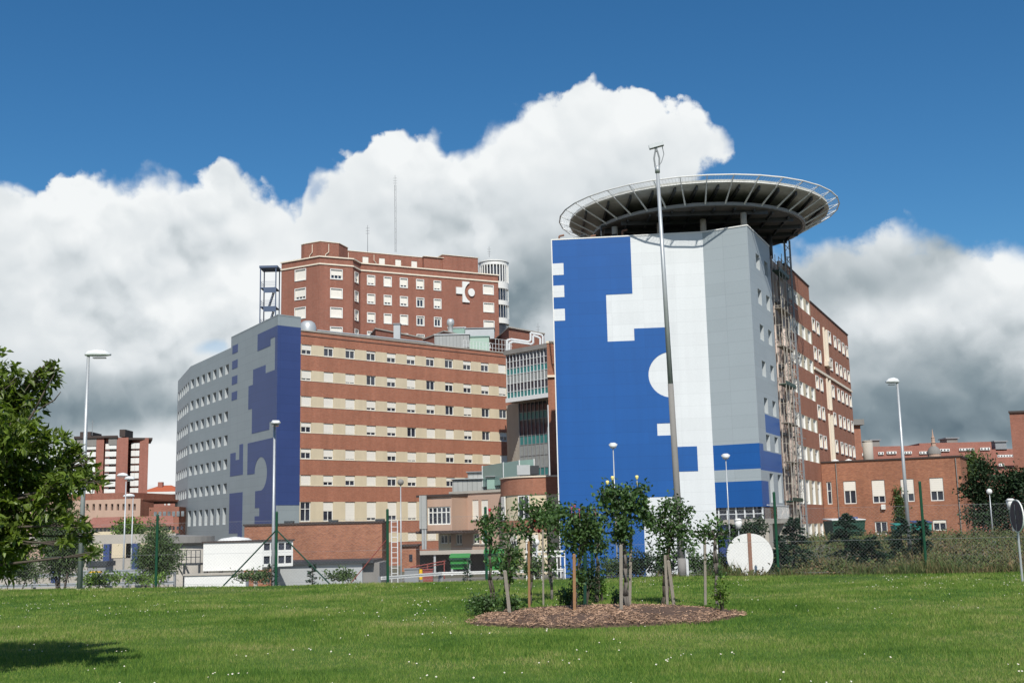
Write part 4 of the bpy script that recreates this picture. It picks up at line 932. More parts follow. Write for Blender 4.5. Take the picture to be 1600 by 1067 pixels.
# ------------------------------------------------------------------ low brick building on the right
def low_right():
    root = thing('low_brick_building', 'two storey brown brick building with four shuttered windows, right of the hospital wing', 'building', (42, 132, -2))
    pl = Plane((35.9, 135), (49.25, 128)); W = Windows(root)
    ops = [(.26, .85, 3.62, 6.22), (2.18, 3.6, 3.6, 6.22), (5.36, 6.8, 3.6, 6.22), (8.53, 9.97, 3.65, 6.22), (11.65, 13.1, 3.65, 6.22), (.35, .9, .3, 1.55), (5.4, 6.8, .1, 1.55), (11.65, 13.1, .4, 1.6)]
    m = MB(); wall(m, pl, -.2, pl.L, -3, 8.42, ops, .2, lambda u, z: 0, 1); q = Plane((49.25, 128), (54.7, 139)); wall(m, q, 0, q.L, -3, 8.42); q = Plane((54.7, 139), (41, 146)); wall(m, q, 0, q.L, -3, 8.42)
    m.build('brick_wall', ['brick_orange', 'brick_orange'], root)
    for i, o in enumerate(ops): W.add(pl, o[0]+.02, o[1]-.02, o[2]+.02, o[3]-.02, .2, (0, .42, .7, .65, .58, 0, .05, .3)[i], 0 if i in (0, 5) else 1, .1, transom=o[2]+(o[3]-o[2])*.6 if i in (0, 5) else None)
    t = MB(); t.pbox(pl, -.2, pl.L+.15, 8.42, 8.58, -.4, .12); q = Plane((49.25, 128), (54.7, 139)); t.pbox(q, 0, q.L, 8.42, 8.58, -.4, .12); t.build('coping', 'dark_trim', root)
    t = MB(); t.prism([pl.xy(0, -.3), pl.xy(pl.L-.2, -.3), (52.8, 139), (41, 145)], 8.0, 8.2); t.build('roof', 'roofing', root)
    t = MB(); t.pbox(pl, 6.3, 6.75, 2.9, 3.45, .002, .3); t.build('wall_lamp', 'white', root)
    t = MB(); t.pbox(pl, -.2, pl.L, -3, -.1, .002, .12); t.build('plinth', 'concrete', root)
    r = thing('flue_pipe', 'fat pale round flue standing behind the low brick roof', 'flue', at(1357, 715, 142)); m = MB(); a = at(1357, 716, 142); z1 = at(1357, 690, 142).z; m.cyl((a.x, a.y, a.z-1.5), (a.x, a.y, z1), .62, n=14); m.cyl((a.x, a.y, z1), (a.x, a.y, z1+.15), .68, .5, 14); m.build('flue', 'concrete', r, True)
    for i, (x, w_) in enumerate(((1305, 6), (1326, 9))):
        r = thing('roof_skylight', ['small white dome on the low brick roof beside the wing', 'rounded white dome on the low brick roof nearer the fat flue'][i], 'skylight', at(x, 721, 136)); m = MB(); p = at(x, 722, 137); p.z = 8.2; m.lathe(p, [(.6, 0), (.6, .35), (.4, .6), (.01, .75)], 12); m.build('dome', 'white', r, True)
low_right()
def climber():
    pl = Plane((35.9, 135), (49.25, 128)); b = pl.p(8.2, -1, .25); root = thing('wall_climber', 'ivy climbing the low brick wall beside the third shuttered window', 'climber', b); R = np.random.default_rng(77); n = 420
    u = 8.3+R.normal(0, .28, n)+.15*np.sin(np.arange(n)); z = R.uniform(-1, 5.6, n)*R.uniform(.6, 1, n); p = np.array([pl.p(a, c, .12+.15*r) for a, c, r in zip(u, z, R.random(n))]); v, f = leaves(np.repeat(p, 4, 0)+R.normal(0, .12, (n*4, 3)), R.normal(size=(n*4, 3)), .24, .16, R); np_mesh('foliage', v, f, 'leaf_rose', root)
    m = MB(); m.tube([pl.p(8.3, -1, .08), pl.p(8.15, 2, .08), pl.p(8.4, 4.8, .06)], [.05, .035, .015], 5); m.build('stem', 'bark', root)
    for u_, lab in ((1.5, 'white downpipe between the narrow window and the first shuttered window'), (14.6, 'white downpipe near the right corner of the low brick building')):
        r = thing('downpipe', lab, 'downpipe', pl.p(u_, -1, .1)); m = MB(); m.cyl(pl.p(u_, -1, .1), pl.p(u_, 8.3, .1), .055, n=8)
        for z in (1, 3.4, 5.8, 8): m.cyl(pl.p(u_, z, .1), pl.p(u_, z+.1, .1), .075, n=8)
        m.build('pipe', 'concrete_d', r)
climber()

# ------------------------------------------------------------------ pink and curved buildings in the middle
def middle():
    root = thing('pink_building', 'low pink rendered building with a white framed bay window in front of the brick wing', 'building', (-5, 130, -3)); W = Windows(root)
    A_ = at(704, 800, 132); B_ = at(784, 800, 127); pl = Plane((A_.x, 132), (B_.x, 127)); L = pl.L
    zt = at(750, 770, 129.5).z; z = lambda y, x=750: at(x, y, 130).z
    def uz(x, y): return pl.uz(x, y)
    ops = []
    for x0, x1, y0, y1 in ((711, 721, 783, 811), (738, 748, 781, 811), (752, 763, 781, 811), (712, 722, 834, 850), (739, 749, 833, 849), (752, 762, 833, 849)):
        u0, z1 = uz(x0, y0); u1, z0 = uz(x1, y1); ops.append((u0, u1, z0, z1))
    m = MB(); wall(m, pl, 0, L, -3, zt, ops, .2, lambda u, z: 0, 1); m.build('rendered_wall', ['pink', 'cream_trim'], root)
    for i, o in enumerate(ops): W.add(pl, o[0]+.02, o[1]-.02, o[2], o[3], .2, (.97, .97, .85, .1, .1, .1)[i], 1, .1)
    for o in ops: m = MB(); m.pbox(pl, o[0]-.1, o[1]+.1, o[2]-.14, o[2], .002, .12); m.build('sill', 'concrete', root)
    m = MB(); m.pbox(pl, -.1, L, zt, zt+.28, -.3, .15); m.build('cornice', 'concrete', root)
    a = at(655, 800, 129.5); b = at(706, 800, 127.5); pb = Plane((a.x, 129.8), (b.x, 127.6)); zb = pb.uz(680, 829)[1]; zb1 = pb.uz(680, 776)[1]
    u0, z1 = pb.uz(668, 792); u1, z0 = pb.uz(704, 819); u1 = min(u1, pb.L-.12)
    m = MB(); wall(m, pb, 0, pb.L, zb, zb1, [(u0, u1, z0, z1)], .2, lambda u, z: 0, 1)
    q = Plane(pb.xy(0, -5), pb.xy(0)); wall(m, q, 0, 5, zb, zb1); q = Plane(pb.xy(pb.L), pb.xy(pb.L, -5)); wall(m, q, 0, 5, zb, zb1)
    m.prism([pb.xy(0), pb.xy(pb.L), pb.xy(pb.L, -5), pb.xy(0, -5)], zb-.02, zb+.01); m.prism([pb.xy(0), pb.xy(pb.L), pb.xy(pb.L, -5), pb.xy(0, -5)], zb1-.01, zb1+.02)
    m.build('bay', ['pink', 'cream_trim'], root)
    W.add(pb, u0+.02, u1-.02, z0, z1, .2, 0, 4, .13, transom=z0+(z1-z0)*.68)
    m = MB(); m.pbox(pb, -.3, pb.L+1.6, zb-.3, zb, -5, .35); m.pbox(pb, -.3, pb.L+.1, zb1, zb1+.25, -5, .2); m.build('bay_slab', 'dark_trim', root)
    lw = Plane(pb.xy(-.2, -4), pl.xy(0.1, -.1)); lo = []
    for f_ in (.12, .7):
        c0 = lw.L*f_; lo.append((c0, c0+1.15, pb.uz(670, 850)[1], pb.uz(670, 836)[1]))
    m = MB(); wall(m, lw, 0, lw.L, -3, zb1, lo, .2, lambda u, z: 0, 1); m.build('lower_wall', ['cream', 'cream_trim'], root)
    for o in lo: W.add(lw, *o, .2, .1, 1, .1)
    m = MB(); m.prism([pl.xy(.2, -.2), pl.xy(L, -.2), pl.xy(L, -14), pl.xy(.2, -14)], zt-.25, zt-.05); m.prism([pl.xy(0.1, -.6), pl.xy(L, -.6), pl.xy(L, -14), pl.xy(-1, -14)], -3, zt-.4); m.build('roof', 'roofing', root)
    m = MB(); q = at(655, 800, 128.6)
    x0 = at(655.5, 800, 128.5).x; x1 = at(667, 800, 128.5).x; zz0 = at(660, 826, 128.5).z; zz1 = at(660, 774, 128.5).z
    m.box((x0, 128.2, zz0), (x1, 129.4, zz1)); m.build('louvre_stack', 'tarp', root)
    for x in (661, 665):
        m = MB(); p0 = at(x, 858, 128.4); m.cyl((p0.x, 128.4, p0.z), (p0.x, 128.4, zz0), .13, n=8); m.build('downpipe', 'louvre', root)
    r = thing('loading_canopy', 'flat concrete canopy over the dark undercroft at the foot of the pink building', 'canopy', at(700, 885, 123)); m = MB(); a = at(648, 866, 122); b = at(764, 862, 122); m.box((a.x, 121.6, a.z-.05), (b.x, 126.2, a.z+.3)); m.build('slab', 'concrete', r)
    m = MB(); m.box((a.x+.2, 125.6, -3), (b.x-.2, 125.9, a.z-.06)); m.build('back_wall', 'roofing', r)  # dark sheet added to give the undercroft its band of shade
    for i in range(5): x = a.x+.2+(b.x-a.x-.6)*i/4; m = MB(); m.box((x, 121.8, -3), (x+.22, 122.05, a.z-.05)); m.build('post', 'louvre', r)
    # curved brick building
    root = thing('curved_brick_building', 'low building with a rounded corner, brick parapet and cream band, left of the blue cladding', 'building', (1.5, 122, -3)); W = Windows(root)
    zt = at(830, 745, 119).z; cx, cy, R_ = at(783, 800, 125).x+4.6, 124.0, 4.6
    def crv(m, r0, z0, z1, mi=0):
        pts = [(cx-r0*math.cos(t), cy-r0*math.sin(t)) for t in [math.radians(a) for a in range(-40, 76, 5)]]+[(cx+6, cy-r0*1.0-.3)]
        for p, q in zip(pts, pts[1:]): m.quad((*p, z0), (*q, z0), (*q, z1), (*p, z1), mi)
        m.add([(*p, z1) for p in pts]+[(cx+6, cy+4, z1), (cx, cy+4, z1)], [tuple(range(len(pts)+2))], 2)
        m.add([(*p, z0) for p in pts]+[(cx+6, cy+4, z0), (cx, cy+4, z0)], [tuple(range(len(pts)+2))[::-1]], mi)
    zb = at(830, 772, 119).z; zc = at(830, 812, 119).z
    m = MB(); crv(m, R_, zb, zt, 0); crv(m, R_-.1, zc, zb, 1); crv(m, R_, zc-1.2, zc, 0); crv(m, R_-.1, -3, zc-1.2, 1); m.build('curved_wall', ['brick_wing', 'cream', 'roofing'], root)
    m = MB(); crv(m, R_+.12, zt, zt+.15, 0); m.build('coping', ['cream_trim', 'cream_trim', 'roofing'], root)
    for t, wd, s, lo_ in ((22, 1.0, .45, 0), (62, 1.3, .0, 0), (72, 1.3, .3, 1), (45, .9, .2, 1)):
        a = math.radians(t); c = (cx-(R_-.06)*math.cos(a), cy-(R_-.06)*math.sin(a)); tx = (math.sin(a), -math.cos(a)); q = Plane((c[0]-tx[0]*wd/2, c[1]-tx[1]*wd/2), (c[0]+tx[0]*wd/2, c[1]+tx[1]*wd/2))
        W.add(q, 0, wd, zc+.1 if not lo_ else -2, zb-.1 if not lo_ else zc-1.5, -.05, s, 1, .1)
    # roof terrace: green glass screen, condenser, tarpaulins
    r = thing('glass_screen', 'pale green glass screen around the roof terrace of the curved building', 'screen', at(790, 745, 122)); m = MB()
    pts = [at(754, 742, 133), at(787, 744, 127), at(812, 744, 123.5), at(835, 742, 122)]; hz = at(790, 724, 127).z
    for p, q in zip(pts, pts[1:]):
        pp = Plane((p.x, p.y), (q.x, q.y)); m.pbox(pp, 0, pp.L, zt-.4, hz+.1, -.03, .03)
    m.build('glass_panel', 'green_glass', r)
    m = MB()
    for p in pts: m.cyl((p.x, p.y-.05, zt-.4), (p.x, p.y-.05, hz+.15), .07, n=5)
    m.build('post', 'steel_w', r)
    r = thing('roof_condenser', 'grey box shaped condenser with a dark grille on the curved roof', 'condenser', at(825, 740, 121)); m = MB(); a, b = boxat(m, 808, 726, 828, 742, 120.8, 1.6); m.build('casing', 'louvre', r); m = MB(); boxat(m, 829, 727, 842, 741, 120.9, 1.4); m.build('grille', 'steel_d', r)
    m = MB(); p = at(812, 748, 121.5); m.box((p.x, 121.2, zt-.1), (p.x+1.8, 122.3, at(812, 742, 121).z-.02)); m.build('feet', 'steel_mid', r)
    for i, (x0, y0, x1, y1, Y, lab) in enumerate(((707, 749, 760, 768, 133, 'long grey corrugated sheet wall along the pink building roof'), (731, 738, 776, 750, 136, 'upper grey corrugated cover rising behind the first one on the pink roof'), (761, 745, 783, 764, 129.5, 'green tinted sheet at the corner where the pink and curved roofs meet'))):
        r = thing('roof_cover', lab, 'cover', at((x0+x1)/2, y1, Y)); m = MB(); boxat(m, x0, y0, x1, y1, Y, 3.5); m.build('sheeting', 'green_glass' if i == 2 else 'tarp', r)
        m = MB(); a = at(x0, y0, Y); b = at(x1, y0, Y); m.box((a.x-.2, Y-.3, a.z), (b.x+.2, Y+3.7, a.z+.1)); m.build('top_sheet', 'steel_mid' if i else 'louvre', r)
middle()

# ------------------------------------------------------------------ brick shed, cabin and tank on the left
def left_low():
    root = thing('brick_plant_building', 'low windowless orange brick building with dark coping in front of the wing', 'building', (-17, 104, -3))
    A_ = at(381.5, 850, 103); B_ = at(597, 850, 100); pl = Plane((A_.x, 103), (B_.x, 100)); SX = at(607, 850, 108).x; q = Plane((B_.x, 100), (SX, 108)); zt = at(490, 819, 101.5).z
    m = MB(); wall(m, pl, 0, pl.L, -3.2, zt); wall(m, q, 0, q.L, -3.2, zt); wall(m, Plane((A_.x-1, 111), (A_.x, 103)), 0, 8.06, -3.2, zt); m.add([(*p, zt-.05) for p in ((A_.x, 103), (B_.x, 100), (SX, 108), (A_.x-1, 111))], [(0, 1, 2, 3)], 1); m.build('brick_wall', ['brick_orange', 'roofing'], root)
    m = MB(); m.pbox(pl, -.1, pl.L+.1, zt, zt+.16, -.3, .1); m.pbox(q, 0, q.L, zt, zt+.16, -.3, .1); m.build('coping', 'dark_trim', root)
    for i, x in enumerate((452, 521, 594)):
        r = thing('roof_vent', ('squat dark roof vent above the lamp post end of the orange brick building', 'squat dark roof vent in the middle of the orange brick building roof', 'squat dark roof vent near the right end of the orange brick building roof')[i], 'roof vent', at(x, 817, 104), 'squat vents on the orange brick building'); p = at(x, 817, 104); p.z = zt-.05; m = MB(); m.box((p.x-.25, p.y-.2, p.z), (p.x+.25, p.y+.2, p.z+.2)); m.box((p.x-.4, p.y-.35, p.z+.2), (p.x+.4, p.y+.35, p.z+.42)); m.build('cowl', 'steel_d', r)
    # lean-to in front
    r = thing('low_annex', 'long low grey annex with dark flat roof below the orange brick building', 'annex', at(510, 900, 92)); m = MB()
    a = at(430, 882, 93); b = at(566, 880, 92); m.box((a.x, 92, -3.2), (b.x, 99, a.z)); m.build('wall', 'louvre', r)
    m = MB(); m.box((a.x-.2, 91.7, a.z), (b.x+.9, 99, a.z+.22)); m.build('roof', 'steel_d', r)
    m = MB(); m.box((b.x, 92.4, -3.2), (b.x+1.3, 99, a.z)); m.build('end_wall', 'concrete_d', r)
    # cabin
    r = thing('site_cabin', 'white portable cabin on legs with four dark windows at its right end', 'cabin', at(385, 893, 85))
    a = at(317, 892, 85); b = at(410, 846, 85); zb, zt = a.z, at(360, 847, 85).z; c = at(456, 880, 85.8)
    m = MB(); m.box((a.x, 85, zb), (b.x, 91, zt)); m.build('body', 'white', r)
    pl = Plane((b.x, 85.0), (c.x, 86.2)); z0, z1 = zb+.55, zt; ops = []; zr = [(at(432, b_, 85.6).z, at(432, a_, 85.6).z) for a_, b_ in ((848, 859), (868, 880))]
    for i in range(4):
        for j in range(2):
            u0 = .12+pl.L*.235*i; ops.append((u0, u0+pl.L*.2, *zr[j]))
    ops = [o for o in ops if o[3] < z1-.05]
    m = MB(); wall(m, pl, 0, pl.L, z0-.35, z1, ops, .12, lambda u, z: 0, 0); qq = Plane(pl.xy(pl.L), pl.xy(pl.L, -5)); wall(m, qq, 0, 5, z0-.35, z1); m.build('end_block', 'white', r)
    for o in ops:
        g = MB(); g.quad(pl.p(o[0], o[2], -.1), pl.p(o[1], o[2], -.1), pl.p(o[1], o[3], -.1), pl.p(o[0], o[3], -.1)); g.build('window', 'glass', r)
    m = MB(); m.box((a.x-.1, 84.9, zt), (b.x, 91.1, zt+.1)); m.pbox(pl, 0, pl.L+.1, zt, zt+.12, -5, .1); m.build('roof', 'dark_trim', r)
    for x in (322, 345, 372, 400): m = MB(); p = at(x, 893, 85.4); m.box((p.x-.12, 85.2, -3.2), (p.x+.12, 85.5, zb)); m.build('leg', 'concrete', r)
    r = thing('white_trough', 'long white low trough beneath the portable cabin', 'trough', at(330, 905, 83)); m = MB(); a = at(288, 916, 84); b = at(384, 897, 84); m.box((a.x, 84, -3.3), (b.x, 85, b.z)); m.build('body', 'white', r); m = MB(); m.box((a.x-.1, 83.9, b.z), (b.x+.1, 85.1, b.z+.12)); m.build('rim', 'concrete', r)
    r = thing('roof_dome', 'flat white dome behind the portable cabin roof', 'skylight', at(367, 845, 96)); p = at(367, 846, 96); m = MB(); m.lathe((p.x, p.y, p.z), [(1.6, -1.5), (1.6, 0), (1.1, .28), (.01, .42)], 18); m.build('dome', 'white', r, True)
    # concrete tank with stair
    r = thing('concrete_tank', 'weathered round concrete tank with an overhanging rim, left of the white cabin', 'tank', at(278, 900, 92)); c = at(283, 870, 94.5); zt = at(283, 836, 92).z
    m = MB(); m.lathe((c.x, c.y, 0), [(2.3, -3.3), (2.3, zt-1.1), (1.95, zt-.9), (1.95, zt-.75)], 28); m.build('drum', 'concrete', r, True)
    m = MB(); m.lathe((c.x, c.y, 0), [(2.0, zt-.8), (2.6, zt-.6), (2.6, zt-.1), (.01, zt+.05)], 28); m.build('rim', 'concrete_d', r, False)
    r = thing('steel_stair', 'dark steel platform and stair beside the concrete tank', 'stair', at(300, 912, 88)); m = MB(); a = at(279, 881, 88); b = at(315, 880, 88)
    m.box((a.x, 87.6, a.z-.1), (b.x, 88.9, a.z+.05))
    for k_ in range(6): x = a.x+(b.x-a.x)*k_/5; m.cyl((x, 87.6, a.z), (x, 87.6, a.z+1.0), .035, n=4)
    for h in (.5, 1.0): m.cyl((a.x, 87.6, a.z+h), (b.x, 87.6, a.z+h), .035, n=4)
    m.build('platform', 'steel_d', r)
    m = MB()
    for x in (a.x+.5, b.x-.1): m.box((x-.07, 87.7, -3.3), (x+.07, 87.85, a.z-.1))
    m.cyl((a.x, 87.7, a.z-.1), (a.x+1.0, 87.7, -2.2), .06, n=4); m.cyl((a.x+.6, 87.6, a.z-.1), (b.x-.2, 87.6, -2.4), .08, n=4); m.build('support', 'steel_d', r)
    # concrete canopy walkway with blue posts
    r = thing('concrete_canopy', 'long pale concrete canopy on blue posts crossing the left background', 'canopy', at(190, 872, 104)); m = MB(); a = at(120, 836, 104); b = at(258, 835, 108); z1, z0 = a.z, at(150, 850, 104).z
    pl = Plane((a.x-14, 103.4), (b.x+1, 108)); m.pbox(pl, 0, pl.L, z0, z1, -5, 0); m.build('roof_slab', 'concrete', r)
    for x in (86, 166, 210):
        m = MB(); p = at(x, 860, 105); m.box((p.x-.28, 105, -2.2), (p.x+.28, 105.6, z0)); m.build('post', 'blue_l', r)
    m = MB(); m.pbox(pl, 0, pl.L-3, -3.2, at(150, 874, 104).z, -4, .5); m.build('base', 'concrete', r)
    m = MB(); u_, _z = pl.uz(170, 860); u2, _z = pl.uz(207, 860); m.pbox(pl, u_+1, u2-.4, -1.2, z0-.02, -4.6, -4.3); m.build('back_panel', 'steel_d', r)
left_low()

# ------------------------------------------------------------------ far buildings on the left
def far_left():
    root = thing('apartment_tower', 'ten storey brick apartment tower with balconies in the left distance', 'building', at(175, 780, 262))
    Y = 262; sx = lambda x: at(x, 740, Y).x; sz = lambda y: at(170, y, Y).z
    cols_ = [(118, 149, 'bal'), (149, 161, 'brick'), (161, 168, 'win'), (168, 181, 'bal'), (181, 199, 'brick'), (199, 212, 'slot'), (212, 226, 'brick')]
    zt = at(170, 684, Y).z; zb = -3; n = 9; st = (sz(684)-sz(765))/6.9
    m = MB(); dk = MB()
    for x0, x1, k_ in cols_:
        d = {'bal': 2.2, 'brick': 0, 'win': .8, 'slot': 1.5}[k_]
        X0, X1 = sx(x0), sx(x1); ox = 3.2*((x0-181)/45. if x0 >= 181 else 0); kk = (Y+14)/(Y+d+ox); m.prism([(X0, Y+d+ox), (X1, Y+d+ox), (X1*kk-.2, Y+14), (X0*kk-.2, Y+14)], zb, zt)
    ka, kb = (Y+5)/Y, (Y+13)/Y; m.prism([(sx(119)*ka, Y+5), (sx(225)*ka, Y+5), (sx(225)*kb, Y+13), (sx(119)*kb, Y+13)], zb, zt-.3)
    m.build('brick_wall', 'brick_far', root)
    for i in range(n):
        z = zt-.8-st*i
        for x0, x1, k_ in cols_:
            X0, X1 = sx(x0), sx(x1)
            if k_ == 'bal':
                b = MB(); b.box((X0+.1, Y+.1, z-st), (X1-.1, Y+.3, z-st+1.1)); b.box((X0+.1, Y+.3, z-st-.15), (X1-.1, Y+2.2, z-st)); b.build('balcony', 'white', root)
                b = MB(); b.box((X0+.5, Y+2.1, z-st+.2), (X1-.5, Y+2.19, z-.5)); b.build('window', 'glass', root)
            elif k_ == 'win':
                b = MB(); b.box((X0+.1, Y+.7, z-st), (X1-.1, Y+.79, z-st+1.2)); b.build('balcony', 'white', root); b = MB(); b.box((X0+.1, Y+.72, z-st+1.25), (X1-.1, Y+.79, z-.2)); b.build('window', 'glass', root)
            elif k_ == 'slot':
                for a, c in ((X0, X0+.9), (X1-.95, X1)):
                    b = MB(); b.box((a, Y+.9+1.2, z-st+.1), (c, Y+2.8, z-st+1.35)); b.build('balcony', 'white', root)
    r = MB(); r.prism([(sx(117)-.4, Y-.4), (sx(183), Y-.4), (sx(183)*1.05, Y+14), (sx(117)*1.05, Y+14)], zt, zt+.5); r.box((sx(120), Y+1, zt+.5), (sx(137), Y+8, zt+1.6)); r.box((sx(181), Y+1.5, zt+.3), (sx(190), Y+7, zt+2.0)); r.prism([(sx(183), Y+.2), (sx(228)+.4, Y+2.8), ((sx(228)+.2)*1.045, Y+14), (sx(183)*1.045, Y+14)], zt-.4, zt+.05); r.build('roof', 'dark_trim', root)
    r = MB(); r.box((sx(168), Y-.05, zt-1.6), (sx(181), Y+.2, zt)); r.box((sx(118), Y-.05, zt-1.8), (sx(149), Y+.2, zt)); r.build('top_panel', 'concrete_d', root)
    antenna(144, 680, 655, 262, 'thin aerial on the distant brick apartment tower', 'aerial_pole', .07)
    # pink hall
    root = thing('pink_hall', 'long pinkish hall with a row of dark slit windows and brown roof band', 'building', at(170, 820, 190)); Y = 190
    A_ = at(20, 800, 194); B_ = at(219, 800, 188); pl = Plane((A_.x, 194), (B_.x, 188)); zt = pl.uz(170, 780)[1]; zs = pl.uz(170, 811)[1]; ops = []
    for k_ in range(11):
        x = 134+10.2*k_-(k_*k_)*.12; u = pl.uz(x, 800)[0]
        if u+.5 < pl.L-.2: ops.append((u, u+.45, pl.uz(x, 797)[1], pl.uz(x, 787)[1]))
    for x in (40, 62, 88): u = pl.uz(x, 800)[0]; ops.append((u, u+1.2, pl.uz(x, 800)[1], pl.uz(x, 784)[1]))
    m = MB(); wall(m, pl, 0, pl.L, -3, zt, ops, .5, lambda u, z: 0, 0); m.build('rendered_wall', 'pink', root)
    for o in ops: m = MB(); m.pbox(pl, o[0], o[1], o[2], o[3], -.6, -.45); m.build('window', 'glass', root)
    m = MB(); m.pbox(pl, -.3, pl.L-3, zt, zt+1.1, -18, -1.0); m.pbox(pl, 0, pl.L, zt-.4, zt+.02, -18, -.7); m.build('roof_band', 'brick_dark', root)
    m = MB(); e = at(240, 800, 192); q = Plane(pl.xy(pl.L), (e.x, 192)); wall(m, q, 0, q.L, -3, zt-.1); m.prism([pl.xy(pl.L), (e.x, 192), (e.x, 205), pl.xy(pl.L, -12)], zt-.4, zt-.2); m.build('brick_end', 'brick_dark', root)
    # brown annex to its right
    r = thing('brown_annex', 'flat brown brick annex right of the pink hall', 'building', at(258, 810, 185)); m = MB(); a = at(232, 830, 184); b = at(280, 790, 184); m.box((a.x, 184, -3), (b.x, 196, at(250, 792, 184).z)); m.build('wall', 'brick_dark', r); m = MB()
    za, zb_ = at(250, 807, 184).z, at(250, 799, 184).z
    for k_ in range(7): x = a.x+.8+k_*.72; m = MB(); m.box((x, 183.93, za), (x+.45, 184.05, zb_)); m.build('window', 'glass_l', r)
    # red roofed low range
    r = thing('red_roofed_range', 'long low cream building with a red roof and a strip of small windows', 'building', at(210, 835, 150)); Y = 150
    a = at(132, 838, Y); b = at(268, 838, Y); Kb = 1.065; ze = at(200, 823, Y).z; zr = at(200, 811, Y).z; zw = at(200, 829, Y).z
    m = MB(); m.prism([(a.x, Y), (b.x, Y), (b.x*Kb, Y+9), (a.x*Kb, Y+9)], -3, ze); m.build('wall', 'cream', r); m = MB(); m.add([(a.x-.4, Y-.5, ze), (b.x+.4, Y-.5, ze), ((b.x+.4)*1.033, Y+4, zr+.4), (a.x-.4, Y+4, zr+.4), (a.x-.4, Y+9, ze), ((b.x+.4)*Kb, Y+9, ze)], [(0, 1, 2, 3), (3, 2, 5, 4), (0, 3, 4), (1, 5, 2)]); m.build('roof', 'brick_far', r)
    for k_ in range(24):
        x = a.x+.4+k_*.52; m = MB(); m.box((x, Y-.04, zw), (x+.26, Y+.02, ze-.06)); m.build('window', 'glass', r)
    # tiled house
    r = thing('tiled_house', 'brick house with a red hipped tile roof and a red chimney', 'building', at(248, 790, 300)); Y = 300
    a = at(222, 800, Y); b = at(276, 800, Y); ze = at(250, 768, Y).z; zr = at(245, 757, Y).z
    m = MB(); m.box((a.x, Y, -3), (b.x, Y+10, ze)); m.build('wall', 'brick_far', r)
    m = MB(); m.add([(a.x-.6, Y-.6, ze), (b.x+.6, Y-.6, ze), (b.x+.6, Y+10, ze), (a.x-.6, Y+10, ze), (a.x+3, Y+5, zr), (b.x-3, Y+5, zr)], [(0, 1, 5, 4), (1, 2, 5), (2, 3, 4, 5), (3, 0, 4)]); rf = m.build('roof', 'tile', r)
    m = MB(); c = at(252, 756, Y+4); m.box((c.x-.6, Y+3, ze+.5), (c.x+.6, Y+4.2, at(252, 752, Y).z)); m.build('chimney', 'brick_far', rf)
    m = MB(); m.box((a.x-.6, Y-.65, ze-.7), (b.x+.6, Y-.1, ze-.02)); m.build('eaves', 'white', r)
    for x0, x1 in ((229, 234), (257, 259), (262, 266)):
        for y0, y1 in ((772, 777), (784, 789), (796, 801)): m = MB(); p = at(x0, y1, Y); q = at(x1, y0, Y); m.box((p.x, Y-.06, p.z), (q.x, Y+.02, q.z)); m.build('window', 'white', r)
far_left()

